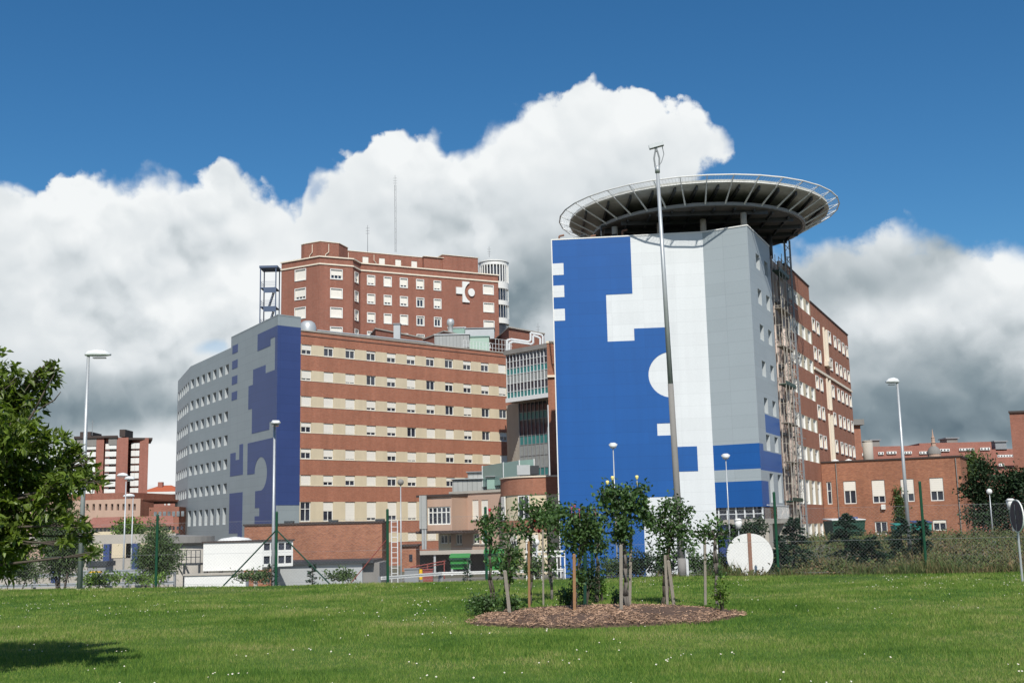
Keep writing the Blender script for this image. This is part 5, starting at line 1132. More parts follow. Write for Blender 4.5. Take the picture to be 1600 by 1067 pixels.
# ------------------------------------------------------------------ far buildings on the right
def far_right():
    Y = 240; root = thing('brick_housing_row', 'long red brick housing row with strips of white windows behind the low brick building', 'building', at(1450, 720, Y))
    m = MB(); 
    def bx(x0, x1, y0, dy=0): a = at(x0, 740, Y); b = at(x1, 740, Y); m.box((a.x, Y+dy, -3), (b.x, Y+14+dy, at((x0+x1)/2, y0, Y).z))
    bx(1338, 1440, 697); bx(1440, 1553, 691); bx(1553, 1640, 700, 2); m.build('brick_wall', 'brick_far', root)
    for x0, x1, y in ((1342, 1352, 710), (1372, 1380, 708), (1385, 1400, 707), (1408, 1424, 707), (1436, 1450, 707), (1468, 1483, 703), (1498, 1521, 702), (1531, 1546, 701), (1506, 1522, 714), (1515, 1522, 743), (1558, 1592, 712), (1560, 1568, 726), (1585, 1596, 726)):
        m = MB(); a = at(x0, y+2.2, Y); b = at(x1, y-2, Y); m.box((a.x, Y-.3, a.z), (b.x, Y-.05, b.z)); f = m.build('window', 'white', root)
        g = MB(); n_ = max(2, int((x1-x0)/4))
        for k_ in range(n_): xx = a.x+(b.x-a.x)*(k_+.25)/n_; g.box((xx, Y-.36, a.z+.12), (xx+(b.x-a.x)*.4/n_, Y-.31, b.z-.1))
        g.build('pane', 'glass', f)
    for i, (x0, x1, y0, y1) in enumerate(((1362, 1374, 688, 698), (1480, 1496, 685, 693), (1556, 1572, 690, 702))):
        r = thing('rooftop_box', ('small grey plant room on the brick row beside the fat flue', 'grey plant room on the brick row right of the spire', 'dark glazed plant room near the right end of the brick row')[i], 'plant room', at((x0+x1)/2, y1, Y+3)); m = MB(); a, b = boxat(m, x0, y0, x1, y1+2, Y+2, 4); m.build('casing', 'concrete_d' if i < 2 else 'steel_mid', r)
        m = MB(); m.box((a.x-.3, Y+1.7, b.z), (b.x+.3, Y+6.3, b.z+.25)); m.build('cap', 'steel_mid', r)
    # church dome with spire
    Y = 175; r = thing('church_dome', 'small grey church dome carrying a pink pointed spire', 'church', at(1460, 712, Y)); c = at(1460, 714, Y)
    R_ = 1.05; zt = at(1460, 699, Y).z
    m = MB(); m.cyl((c.x, Y, 2), (c.x, Y, zt-1.0), .95, n=16); m.build('drum', 'pink', r); m = MB(); m.lathe((c.x, Y, zt-1.0), [(1.0, 0), (.95, .45), (.7, .9), (.3, 1.25)], 18); m.build('dome', 'concrete_d', r, True)
    z0 = zt+.1; z1 = at(1457, 670, Y).z; m = MB(); h = z1-z0
    m.lathe((c.x, Y, z0), [(.36, 0), (.36, h*.2), (.46, h*.22), (.28, h*.25), (.26, h*.5), (.34, h*.52), (.15, h*.56), (.02, h)], 8); m.build('spire', 'pink', r)
    # brick stack with grey cap behind the wing
    Y = 185; r = thing('brick_stack', 'plain brick stack with a grey overhanging cap behind the wing end', 'chimney', at(1342, 720, Y)); m = MB(); a = at(1333, 720, Y); b = at(1348, 720, Y); zt = at(1341, 664, Y).z; m.box((a.x, Y, -3), (b.x, Y+4, zt)); m.build('stack', 'brick_wing', r); m = MB(); m.box((a.x-.4, Y-.6, zt), (b.x+.5, Y+4.6, zt+.9)); m.build('cap', 'concrete_d', r)
    # brick tower at the right edge
    Y = 150; r = thing('brick_edge_tower', 'dark red brick building cut by the right edge of the view', 'building', at(1600, 740, Y)); m = MB(); a = at(1582, 700, Y); zt = at(1590, 645, Y).z; m.prism([(a.x, Y), (a.x+16, Y-3), (a.x+19, Y+10), (a.x+6.4, Y+12)], -3, zt); m.build('wall', 'brick_dark', r); m = MB(); m.prism([(a.x-.2, Y-.2), (a.x+16.2, Y-3.2), (a.x+19.2, Y+10.2), (a.x+6.3, Y+12.2)], zt, zt+.25); m.build('coping', 'dark_trim', r)
    for j in range(3):
        m = MB(); m.prism([(a.x+5+4*j, Y-.99-.75*j), (a.x+6.4+4*j, Y-1.25-.75*j), (a.x+6.4+4*j, Y), (a.x+5+4*j, Y)], 9, 10.6); m.build('window', 'glass', r)
far_right()
# ------------------------------------------------------------------ lamps, mast, sign
def lamp(x, ytop, ybase, Y, label, head, r=.075, base=None, name='street_lamp', lean=0):
    t_ = at(x, ytop, Y); zb = ground_z(t_.x, Y) if base is None else base; zb = max(zb, -3.2) if Y > 45 else min(zb, 0)
    root = thing(name, label, 'street lamp', (t_.x+lean, Y, zb)); H = t_.z
    m = MB(); m.cyl((t_.x+lean, Y, zb), (t_.x, Y, H), r*.9, r*.48, 10); m.build('pole', 'steel', root, True)
    def flat(dx, dy, l=1.0, w=.34, z=0.):
        l *= .72; w *= .85
        m = MB(); d = Vector((dx, dy, 0)).normalized(); s = Vector((-d.y, d.x, 0)); b = Vector((t_.x, Y, H+z)); prof = [(-.15, .5, .06), (0, .8, .12), (.35, 1, .16), (.75, 1, .13), (1, .55, .05)]
        rings = [[b+d*(l*a)+s*(w*.5*ww*cs)+Vector((0, 0, .02+hh*(sn+.3))) for cs, sn in ((-1, 0), (-.6, .8), (.6, .8), (1, 0), (.7, -.5), (-.7, -.5))] for a, ww, hh in prof]
        v = [p for q in rings for p in q]; f = [(i*6+j, i*6+(j+1) % 6, (i+1)*6+(j+1) % 6, (i+1)*6+j) for i in range(4) for j in range(6)]+[tuple(range(5, -1, -1)), tuple(range(24, 30))]
        m.add(v, f); h = m.build('head', 'steel_w', root, True)
        m = MB(); m.box((-.2*0, 0, 0), (0.001, .001, .001)) if 0 else None
        c = b+d*(l*.5); q = [c+d*(l*.28*a)+s*(w*.33*b_)+Vector((0, 0, -.055)) for a, b_ in ((-1, -1), (1, -1), (1, 1), (-1, 1))]; q2 = [p+Vector((0, 0, -.03)) for p in q]
        m.add(q+q2, [(0, 1, 2, 3), (7, 6, 5, 4), (0, 4, 5, 1), (1, 5, 6, 2), (2, 6, 7, 3), (3, 7, 4, 0)]); m.build('lens', 'glass_l', h)
    if head == 'right': flat(1, .1, 1.0)
    elif head == 'left': flat(-1, -.1, .62, .3)
    elif head == 'front': flat(.35, -1, 1.0, .5)
    elif head == 'twin': flat(-1, .1, .75, .3, .3); flat(1, -.3, .75, .3, .1)
    elif head == 'single': flat(-.9, -.5, .8, .32)
    elif head == 'globe': m = MB(); m.ball((t_.x, Y, H+.12), .16, 12); m.build('globe', 'white' if Y != 58 else 'concrete_d', root, True)
    elif head == 'lantern': m = MB(); m.cyl((t_.x, Y, H), (t_.x, Y, H+.45), .14, .22, 10); m.cyl((t_.x, Y, H+.45), (t_.x, Y, H+.55), .25, .12, 10); m.build('lantern', 'white', root, True)
    elif head == 'box': m = MB(); m.cyl((t_.x, Y, H-.05), (t_.x, Y, H+.2), .16, .3, 10); m.cyl((t_.x, Y, H+.2), (t_.x, Y, H+.3), .3, .15, 10); m.build('head', 'steel_w', root, True)
    return root
lamp(138, 556, 915, 37.6, 'tall grey street lamp with flat head pointing right, beside the leafy tree', 'right', .1, 0)
lamp(429, 664, 908, 52, 'grey street lamp standing in front of the blue cladding corner', 'front', .1)
lamp(1402, 598, 880, 44, 'tall grey street lamp in front of the low brick building on the right', 'left', .09, .0)
lamp(197, 752, 905, 66, 'slim lamp with two heads in front of the pink hall', 'twin', .07)
lamp(208, 776, 900, 70, 'slim lamp with one head just right of the two headed one', 'single', .06)
lamp(626, 757, 905, 58, 'slim beige globe lamp in front of the brick wing ladder', 'globe', .05)
lamp(958, 699, 840, 74, 'slim lamp in front of the blue cladding above the roses', 'box', .07)
lamp(1134, 716, 850, 74, 'slim lamp in front of the grey and blue striped corner', 'box', .065)
lamp(1154, 826, 860, 62, 'short lantern lamp above the big white disc', 'lantern', .05)
lamp(1580, 796, 850, 58, 'short lantern lamp standing behind the round road sign', 'lantern', .05)
lamp(1546, 771, 850, 66, 'pale globe lamp among the trees right of the low brick building', 'globe', .05)
lamp(838, 851, 900, 55, 'white globe lamp seen between the rose stems', 'globe', .05)
def cctv_mast():
    Y = 40; t_ = at(1027, 262, Y); b = at(1066, 897, Y); root = thing('camera_mast', 'very tall tapering steel mast with a camera on top in front of the white cladding', 'mast', (b.x, Y, 0)); zm = at(1049, 600, Y).z
    xm = b.x+(t_.x-b.x)*(zm/t_.z)
    m = MB(); m.cyl((b.x, Y, -.3), (xm, Y, zm), .12, .10, 14); m.cyl((b.x, Y, -.2), (b.x, Y, .5), .15, .14, 14); m.build('lower_pole', 'concrete_d', root, True)
    m = MB(); m.cyl((xm, Y, zm-.05), (t_.x, Y, t_.z), .092, .058, 14); m.cyl((t_.x, Y, t_.z-.2), (t_.x, Y, t_.z+.05), .09, .09, 12); m.build('upper_pole', 'steel', root, True)
    m = MB(); z = t_.z; x = t_.x
    m.tube([(x-.07, Y, z), (x-.1, Y, z+.35), (x-.04, Y, z+.65)], .03); m.tube([(x+.07, Y, z), (x+.09, Y, z+.35), (x+.02, Y, z+.65)], .03); m.cyl((x-.01, Y, z+.6), (x-.02, Y, z+.75), .05)
    m.tube([(x+.2, Y, z+.85), (x+.26, Y, z+.5), (x+.16, Y, z+.2), (x+.05, Y, z+.05)], .015); m.build('bracket', 'steel_mid', root)
    m = MB(); c = Vector((x-.02, Y, z+.82)); d = Vector((.96, -.1, .22)).normalized(); s = Vector((.1, 1, 0)).normalized(); u_ = d.cross(s)
    v = [c+d*a+s*b_+u_*h for a in (-.25, .28) for b_, h in ((-.1, -.07), (.1, -.07), (.1, .07), (-.1, .07))]; m.add(v, [(0, 1, 2, 3), (7, 6, 5, 4), (0, 4, 5, 1), (1, 5, 6, 2), (2, 6, 7, 3), (3, 7, 4, 0)]); m.build('camera_housing', 'louvre', root)
    r = thing('utility_post', 'short pale post standing at the foot of the tall camera mast', 'post', at(1073, 890, 41)); p = at(1074, 893, 41); m = MB(); m.cyl((p.x, 41, -.2), (p.x, 41, 1.3), .06, n=8); m.cyl((p.x, 41, 1.3), (p.x, 41, 1.36), .08, n=8); m.build('post', 'steel_w', r)
cctv_mast()
def road_sign():
    Y = 30; c = at(1588, 806, Y); root = thing('road_sign', 'round dark blue road sign with white rim on a thin grey pole', 'road sign', (c.x, Y, 0)); n = Vector((-.999, .02, .02)).normalized(); s = Vector((-n.y, n.x, 0)).normalized(); up = Vector((0, 0, 1)); R_ = .42
    def ring(r, off): return [c+s*(r*math.cos(t))+up*(r*math.sin(t))+n*off for t in [2*math.pi*i/32 for i in range(32)]]
    m = MB(); a, b = ring(R_, .0), ring(R_, -.03); m.add(a+b, [tuple(range(32)), tuple(range(63, 31, -1))]+[(i, i+32, (i+1) % 32+32, (i+1) % 32) for i in range(32)]); d = m.build('disc', 'white', root)
    m = MB(); a = ring(R_*.93, .004); m.add(a, [tuple(range(32))]); M['sign_blue'] = mat('sign_blue', (.014, .016, .045), .4, .1, 3); m.build('face', 'sign_blue', d)
    m = MB()
    for du in (-.13, .1):
        for dz in (.02, -.2): q = [c+s*(du+a_)+up*(dz+b_)+n*.008 for a_, b_ in ((0, 0), (.1, 0), (.1, .13), (0, .13))]; m.add(q, [(0, 1, 2, 3)])
    m.build('marking', 'steel_d', d)
    m = MB(); m.cyl((c.x+.03, Y+.05, -.3), (c.x+.02, Y+.05, c.z+.3), .03, n=8); m.build('pole', 'steel', root)
    Y = 39.6; c = at(1172, 868, Y); r = thing('white_disc_board', 'big round white board split by a brown post, in the weeds by the fence', 'board', (c.x, Y, 0)); R_ = .74; m = MB()
    for sgn in (-1, 1):
        pts = [(c.x+sgn*.045+sgn*(R_*math.sin(t)), c.z+R_*math.cos(t)) for t in [math.pi*i/20 for i in range(21)]]
        v = [(x, Y, z) for x, z in pts]+[(x, Y+.12, z) for x, z in pts]; k_ = len(pts); m.add(v, [tuple(range(k_)) if sgn < 0 else tuple(range(k_))[::-1], tuple(range(k_, 2*k_))]+[(i, i+1, i+1+k_, i+k_) for i in range(k_-1)])
    m.build('board', 'white', r); m = MB(); m.box((c.x-.06, Y-.04, -.3), (c.x+.06, Y+.14, c.z+R_+.02)); m.build('post', 'brown_post', r)
road_sign()

# ------------------------------------------------------------------ chain link fence
def fence():
    root = thing('chain_link_fence', 'green post chain link fence running along the far edge of the lawn', 'fence', (0, 39, 0))
    pts = [(-30, 41.6), (-17.5, 39.6), (-8, 38.2), (0, 38.2), (8, 37.4), (14.5, 36.0), (30, 34)]
    m = MB(); H = 2.05
    for (a, b) in zip(pts, pts[1:]):
        L = math.hypot(b[0]-a[0], b[1]-a[1]); t = ((b[0]-a[0])/L, (b[1]-a[1])/L); n = int(L/.11)
        def P(s_, z): s_ = min(max(s_, 0), L); return (a[0]+t[0]*s_, a[1]+t[1]*s_, z)
        w = .0013
        for i in range(-int(H/.11), n):
            s0 = i*.11
            for sg in (1, -1):
                x0, x1 = (s0, s0+H) if sg > 0 else (s0+H, s0); z0, z1 = 0.02, H
                lo, hi = max(0, -s0), min(H, L-s0)
                if hi <= lo: continue
                xa, xb = s0+lo, s0+hi
                za, zb = (lo, hi) if sg > 0 else (H-lo, H-hi)
                p, q = P(xa, za), P(xb, zb); m.add([(p[0], p[1], p[2]-w), (q[0], q[1], q[2]-w), (q[0], q[1], q[2]+w), (p[0], p[1], p[2]+w)], [(0, 1, 2, 3)])
        for z in (H, H*.5, .05): m.cyl(P(0, z), P(L, z), .004, n=4, caps=False)
    m.build('wire_mesh', 'steel_mid', root)
    for x, brace in ((245, 0), (432, 1), (606, 2), (760, 0), (925, 0), (1215, 0), (1446, 0)):
        g = at(x, 895, 38); 
        for (a, b) in zip(pts, pts[1:]):
            if a[0] <= g.x*1.0 <= b[0]: Y = a[1]+(b[1]-a[1])*(g.x-a[0])/(b[0]-a[0])
        X = at(x, 880, Y).x; h = 2.3 if x != 1446 else 2.75
        if x == 1215: h = 2.55
        p = MB(); p.cyl((X, Y-.05, -.3), (X, Y-.05, h), .045, n=8); p.cyl((X, Y-.05, h), (X, Y-.05, h+.05), .052, .03, 8); p.build('post', 'green_paint', root)
        if brace == 1:
            for s_ in (-1, 1): p = MB(); p.cyl((X, Y-.05, 1.75), (X+s_*1.75, Y-.15*s_, .0), .026, n=6); p.build('brace', 'dark_green', root)
        if brace == 2: p = MB(); p.cyl((X, Y-.05, 1.4), (X-1.2, Y, .0), .016, n=6); p.build('brace', 'red', root)
fence()

# ------------------------------------------------------------------ rose bed
def rose_bed():
    m = MB(); n = 40; R = random.Random(2); v = [(BED[0], BED[1], .16)]; 
    for k_, rr in ((1, .35), (2, .7), (3, .92), (4, 1.06)):
        for i in range(n):
            a = 2*math.pi*i/n; q = rr*(1+.04*math.sin(3*a+2.6)+.04*math.sin(7*a+2)+.03*math.sin(13*a)); z = (.15, .12, .07, -.03)[k_-1]+R.uniform(-.02, .03)*(k_ < 4)
            v.append((BED[0]+2.32*q*math.cos(a), BED[1]+2.15*q*math.sin(a), z))
    f = [(0, 1+i, 1+(i+1) % n) for i in range(n)]+[(1+n*k_+i, 1+n*(k_+1)+i, 1+n*(k_+1)+(i+1) % n, 1+n*k_+(i+1) % n) for k_ in range(3) for i in range(n)]
    tag(m.add(v, f).build('flower_bed', 'soil', smooth=True), 'round mulched rose bed in the lawn', kind='structure')
    Rn = np.random.default_rng(9); N = 9000; a = Rn.uniform(0, 2*np.pi, N); r = np.sqrt(Rn.random(N))*1.04*(1+.04*np.sin(3*a+2.6)+.04*np.sin(7*a+2)+.03*np.sin(13*a)); px = BED[0]+2.32*r*np.cos(a); py = BED[1]+2.15*r*np.sin(a)
    dark = ((px-ground_at(1030, 962).x)**2+((py-20.6)*1.0)**2) < .35; keep = ~dark | (Rn.random(N) < .15); px, py, r = px[keep], py[keep], r[keep]; N = len(px)
    z = .165-.12*np.clip(r, 0, 1)**2.2+Rn.uniform(.0, .03, N); d = Rn.normal(size=(N, 3)); d[:, 2] *= .25; d = unit(d); s = unit(np.cross(d, Rn.normal(size=(N, 3))+np.array([0, 0, 2.])))
    L = (Rn.uniform(.02, .09, N)*np.where(Rn.random(N) < .04, 2.2, 1))[:, None]; W = Rn.uniform(.008, .022, N)[:, None]; c = np.stack([px, py, z], 1); u_ = np.cross(s, d)*.004
    v = np.stack([c-d*L/2-s*W/2, c+d*L/2-s*W/2*.6, c+d*L/2+s*W/2*.6, c-d*L/2+s*W/2, c-d*L/2-s*W/2-u_, c+d*L/2-s*W/2*.6-u_, c+d*L/2+s*W/2*.6-u_, c-d*L/2+s*W/2-u_], 1).reshape(-1, 3)
    b = np.arange(N)[:, None]*8; f = np.concatenate([b+np.array([[0, 1, 2, 3]]), b+np.array([[0, 4, 5, 1]]), b+np.array([[2, 6, 7, 3]])])
    tag(np_mesh('wood_chips', v, f, 'chips'), 'pale wood chip mulch spread over the rose bed', 'mulch', kind='stuff')
rose_bed()
def bed_z(x, y):
    r = math.sqrt(((x-BED[0])/2.32)**2+((y-BED[1])/2.15)**2); return .16-.13*min(r, 1)**2.2 if r < 1.05 else 0
def rose(xb, yb, stems, lobes, nleaf, label, blooms=(), leafm='leaf_rose', seed=1, L=.085, stemr=.022, bark_='bark'):
    """xb, yb: photo pixel of the foot; lobes (px, py, r px) at the foot's distance"""
    g = ground_at(xb, yb); Y = g.y; g.z = bed_z(g.x, Y); root = thing('rose_tree', label, 'rose', g, 'standard roses in the mulched bed'); R = random.Random(seed); s_ = Y/F_PX
    lb = []
    for (x, y, r) in lobes: p = at(x, y, Y+R.uniform(-.1, .1)); lb.append((p.x, p.y, p.z, r*s_*.88, r*s_*.8, r*s_*.74))
    m = MB(); top = Vector((sum(l[0] for l in lb)/len(lb), Y, min(l[2]-l[5]*.2 for l in lb)))
    for k_ in range(stems+1):
        b = g+Vector((R.uniform(-.06, .06)*(stems > 1), R.uniform(-.06, .06), -.05)); t_ = top+Vector((R.uniform(-.05, .05), R.uniform(-.05, .05), 0)); pts = [b]
        for j in range(1, 6): pts.append(b.lerp(t_, j/6)+Vector((R.uniform(-.035, .035), R.uniform(-.035, .035), 0)))
        pts.append(t_); rr = stemr*R.uniform(.8, 1.15); m.tube(pts, [rr*(1.25-.05*j) for j in range(len(pts))], 7)
    m.ball(top, stemr*2.1, 8)
    for l in lb:
        for _ in range(5):
            e = Vector((l[0]+R.uniform(-.9, .9)*l[3], l[1]+R.uniform(-.8, .8)*l[4], l[2]+R.uniform(-.3, .95)*l[5])); mid = top.lerp(e, .5)+Vector((R.uniform(-.05, .05), R.uniform(-.05, .05), .05)); m.tube([top, mid, e], [stemr*.5, stemr*.3, stemr*.15], 5)
    m.build('trunk', bark_, root, True)
    ext = []
    for l in lb:
        for _ in range(7):
            d_ = Vector((R.uniform(-1, 1), R.uniform(-.8, .8), R.uniform(-.8, 1.2))).normalized(); rr = R.uniform(.95, 1.75); ext.append((l[0]+d_.x*l[3]*rr, l[1]+d_.y*l[4]*rr, l[2]+d_.z*l[5]*rr, .06, .06, .05))
    for _ in range(9): h_ = R.uniform(.25, .95)**.7; ext.append((g.x+(top.x-g.x)*h_+R.uniform(-.1, .1), g.y+R.uniform(-.08, .08), g.z+(top.z-g.z)*h_, .05, .05, .06))
    crown('foliage', lb+ext, int(nleaf*.92), L*1.05, L*.7, leafm, root, seed, per=4, spread=L*.8, shell=.15)
    for (x, y, c) in blooms:
        p = at(x, y, Y-.12); b = MB(); r_ = .022 if c == 'petal_pink' else .036
        for q in range(3): b.lathe((p.x, p.y, p.z-.01*q), [(.005, -r_*.8), (r_*.6, -r_*.6), (r_*(1.0-.15*q), 0), (r_*(.75-.2*q), r_*(.7+.2*q)), (r_*(.45-.12*q), r_*(.8+.25*q))], 9)
        b.cyl((p.x, p.y, p.z-r_), (p.x+.01, p.y+.05, p.z-.22), .006, n=4); b.build('bloom', c, root, True)
    return root
rose(768, 940, 2, [(767, 828, 20), (757, 818, 12), (778, 815, 13)], 650, 'thin dark stemmed rose at the left end, red bloom on a bent shoot', [(765, 796, 'petal_red')], seed=1)
rose(793, 958, 1, [(792, 848, 17), (797, 822, 14), (785, 885, 11), (800, 868, 10)], 520, 'ragged bronze leafed rose leaning beside the grey tilted stake', seed=2)
rose(829, 945, 1, [(832, 810, 21), (824, 795, 15), (846, 800, 15), (818, 828, 12)], 900, 'rose with red blooms beside the left orange stake', [(836, 811, 'petal_red'), (842, 829, 'petal_red')], seed=3)
rose(862, 937, 1, [(856, 798, 18), (862, 817, 17), (850, 822, 12)], 800, 'rose with white blooms behind the left orange stake', [(859, 806, 'petal_w'), (862, 815, 'petal_w'), (857, 824, 'petal_w'), (863, 800, 'petal_w')], seed=4, bark_='bark_g')
rose(899, 966, 2, [(905, 830, 28), (884, 820, 20), (925, 822, 20), (905, 803, 20), (900, 850, 18), (926, 845, 14)], 2100, 'broad dense rose with pink buds just right of the middle orange stake', [(898, 790, 'petal_pink'), (893, 793, 'petal_pink'), (905, 796, 'petal_pink'), (930, 796, 'petal_pink')], seed=5)
rose(930, 942, 2, [(932, 850, 14), (940, 838, 12)], 300, 'sparse dark stemmed rose behind the broad dense one', seed=6)
rose(979, 962, 3, [(975, 790, 27), (955, 800, 20), (995, 795, 20), (968, 768, 17), (996, 768, 15), (950, 775, 11), (980, 820, 17)], 2300, 'tallest rose of the bed with yellow blooms on top', [(957, 746, 'petal_yel'), (995, 745, 'petal_yel'), (949, 753, 'petal_yel'), (942, 766, 'petal_w')], seed=7, bark_='bark_g')
rose(1036, 945, 3, [(1042, 815, 24), (1025, 825, 20), (1060, 825, 17), (1048, 795, 16), (1068, 842, 14), (1035, 845, 15), (1015, 812, 10), (1072, 799, 6)], 1700, 'wide rose on several dark stems left of the tall mast', seed=8)
rose(1120, 958, 1, [(1106, 833, 14), (1122, 825, 13), (1096, 838, 9), (1134, 838, 9)], 460, 'small rose on one bent stem at the right end of the bed', seed=9, bark_='bark_g')
def stake(x0, y0, x1, y1, w, mt, label, back=0.):
    g = ground_at(x1, y1); Y = g.y+back; b = at(x1, y1, Y); t_ = at(x0, y0, Y); b.z = bed_z(b.x, Y)-.05; r = thing('wooden_stake', label, 'stake', b, 'stakes supporting the roses'); m = MB(); a = (t_-b).normalized(); w *= .82; s = Vector((1, 0, 0)); s = (s-a*s.dot(a)).normalized(); q = a.cross(s); h = w/2
    v = [p+s*(i*h)+q*(j*h) for p in (b, t_) for i, j in ((-1, -1), (1, -1), (1, 1), (-1, 1))]+[t_+a*h*.8]; m.add(v, [(0, 3, 2, 1), (0, 1, 5, 4), (1, 2, 6, 5), (2, 3, 7, 6), (3, 0, 4, 7), (4, 5, 8), (5, 6, 8), (6, 7, 8), (7, 4, 8)]); m.build('post', mt, r)
for a in ((789, 892, 797, 967, .075, 'wood_g', 'grey weathered stake leaning at the left end of the bed'), (826, 846, 827, 950, .055, 'wood_o', 'orange treated stake under the red blooming rose'), (848, 828, 849, 946, .045, 'wood_g', 'thin tall grey stake just right of the left orange one'),
          (897, 866, 898, 969, .062, 'wood_o', 'orange treated stake in front of the broad dense rose'), (970, 852, 971, 967, .07, 'wood_g', 'pale grey stake at the front of the tallest rose'), (986, 824, 984, 958, .065, 'wood_g', 'tall grey stake behind the twisted trunk of the tallest rose'),
          (962, 812, 985, 955, .04, 'wood_g', 'slender stake rising into the crown of the tallest rose'), (1044, 876, 1054, 951, .075, 'wood_g', 'grey stake leaning against the wide rose'), (1039, 868, 1043, 952, .06, 'wood_g', 'grey upright stake between the stems of the wide rose'), (1101, 834, 1102, 947, .06, 'wood_g', 'tall pale grey stake beside the small bent rose')):
    stake(*a)
r = thing('green_post', 'faded green metal post in front of the broad dense rose', 'post', ground_at(914, 948)); m = MB(); p = ground_at(914, 948); t_ = at(914, 850, p.y); m.cyl((p.x, p.y, 0), (t_.x, p.y, t_.z), .035, n=8); m.cyl((t_.x, p.y, t_.z), (t_.x, p.y, t_.z+.03), .045, n=8); m.build('post', 'dark_green', r)
def low_plant(x, y, rpx, hpx, n, label, leafm='leaf_rose', seed=1, name='low_shrub', L=.07, Y=None, asp=.55, group=None):
    g = ground_at(x, y) if Y is None else at(x, y, Y); Y = g.y; s_ = Y/F_PX; z = bed_z(g.x, Y) if abs(Y-BED[1]) < 4 else g.z; g.z = z; root = thing(name, label, 'shrub', g, group); R = random.Random(seed)
    lb = [(g.x+R.uniform(-.6, .6)*rpx*s_, Y+R.uniform(-.5, .5)*rpx*s_, z+hpx*s_*R.uniform(.3, .75), rpx*s_*.6, rpx*s_*.6, hpx*s_*.4) for _ in range(5)]
    m = MB()
    for l in lb: m.tube([(g.x, Y, z-.05), ((g.x+l[0])/2, (Y+l[1])/2, z+(l[2]-z)*.6), l[:3]], [.02, .015, .006], 5)
    m.build('stem', 'bark', root); crown('foliage', lb, n, L, L*asp, leafm, root, seed, per=5, spread=L*.7, shell=.2, zmin=z); return root
low_plant(757, 962, 30, 30, 900, 'bushy low rose sprouting at the left end of the bed', seed=21)
low_plant(797, 965, 16, 24, 380, 'low leafy sprout around the foot of the leaning grey stake', seed=22)
low_plant(889, 958, 16, 32, 420, 'low leafy sprout left of the middle orange stake', seed=23)
low_plant(916, 945, 20, 70, 1100, 'dark dense bush around the green post', seed=24, leafm='leaf_dark')
low_plant(942, 940, 12, 40, 260, 'light green shoot right of the green post', seed=25, leafm='leaf_lime')
low_plant(960, 950, 12, 26, 150, 'small shoot left of the tallest rose', seed=26)
low_plant(1130, 962, 13, 48, 260, 'bright green shoot at the right end of the bed', seed=27, leafm='leaf_lime')
low_plant(1128, 905, 18, 22, 200, 'loose leafy sprig hanging beside the bent rose stem', seed=28)

# ------------------------------------------------------------------ the near tree on the left
def magnolia():
    Y = 14.2; tx = -8.3; root = thing('leafy_tree', 'broad leaved glossy green tree filling the left edge', 'tree', (tx, Y, 0)); s_ = Y/F_PX; R = random.Random(5); lobes = []
    for x, y, r in ((10, 600, 38), (-40, 580, 60), (50, 620, 26), (78, 596, 20), (62, 590, 18), (15, 655, 55), (40, 690, 40), (85, 690, 22), (110, 715, 32), (60, 735, 50), (128, 745, 28), (100, 765, 38), (30, 760, 55), (75, 790, 34), (20, 810, 50), (-30, 740, 90), (-50, 660, 90), (-40, 830, 80), (35, 850, 30), (-10, 880, 40),
                    (135, 725, 20), (148, 750, 14), (80, 575, 12), (120, 820, 17), (135, 838, 12), (100, 850, 13), (140, 866, 10), (-140, 700, 120), (-130, 820, 110), (-150, 600, 90)):
        p = at(x, y, Y+R.uniform(-.5, .5)); dpt = max(.18, r*s_*1.1) if x > 60 else r*s_*1.5; lobes.append((p.x, p.y, p.z, r*s_, dpt, r*s_*.85))
    for _ in range(8): lobes.append((tx+R.uniform(-1.2, 1.2), Y+R.choice((-1, 1))*R.uniform(.8, 1.6), R.uniform(1.4, 3.2), .6, .6, .6))
    m = MB(); base = Vector((tx, Y, -.1)); m.tube([base, (tx+.05, Y, .9), (tx+.1, Y+.05, 1.5)], [.15, .12, .11], 10)
    f = Vector((tx+.1, Y+.05, 1.5))
    for l in lobes:
        t_ = Vector(l[:3]); o_ = f if t_.z > 1.5 else Vector((tx+.03, Y, .9)); mid = o_.lerp(t_, .5)+Vector((R.uniform(-.1, .1), R.uniform(-.1, .1), .12)); m.tube([o_, mid, t_], [.04, .022, .01], 6)
        for _ in range(5): e = t_+Vector((R.uniform(-1, 1)*l[3], R.uniform(-1, 1)*l[4], R.uniform(-.4, 1)*l[5]))*.9; m.tube([mid.lerp(t_, .75), e], [.012, .005], 4)
    # twig at the upper right
    m.tube([at(30, 680, Y), at(55, 640, Y), at(70, 610, Y), at(85, 585, Y)], [.02, .014, .01, .006], 5); m.tube([at(60, 640, Y), at(85, 625, Y), at(95, 612, Y)], [.01, .008, .005], 5); m.tube([at(20, 860, Y), at(60, 855, Y), at(110, 835, Y)], [.016, .012, .006], 5)
    m.build('trunk', 'bark', root, True)
    # whorls of long leaves at twig ends
    Rn = np.random.default_rng(8); c, d = crown_pts(lobes, 5600, Rn, .4); d = unit(d+np.array([0, 0, .35])); c = c[(c[:, 2] > .35)]; d = d[:len(c)]
    k_ = 7; n = len(c); ax = np.repeat(d, k_, 0); pos = np.repeat(c, k_, 0); rnd = unit(np.cross(ax, Rn.normal(size=ax.shape))); dirs = unit(ax*Rn.uniform(.1, .9, (n*k_, 1))+rnd); pos = pos+ax*Rn.uniform(-.04, .03, (n*k_, 1))
    v, fc = leaves(pos, dirs, .118, .046, Rn, fold=.2, curl=.22); np_mesh('crown', v, fc, 'leaf_mag', root)
magnolia()

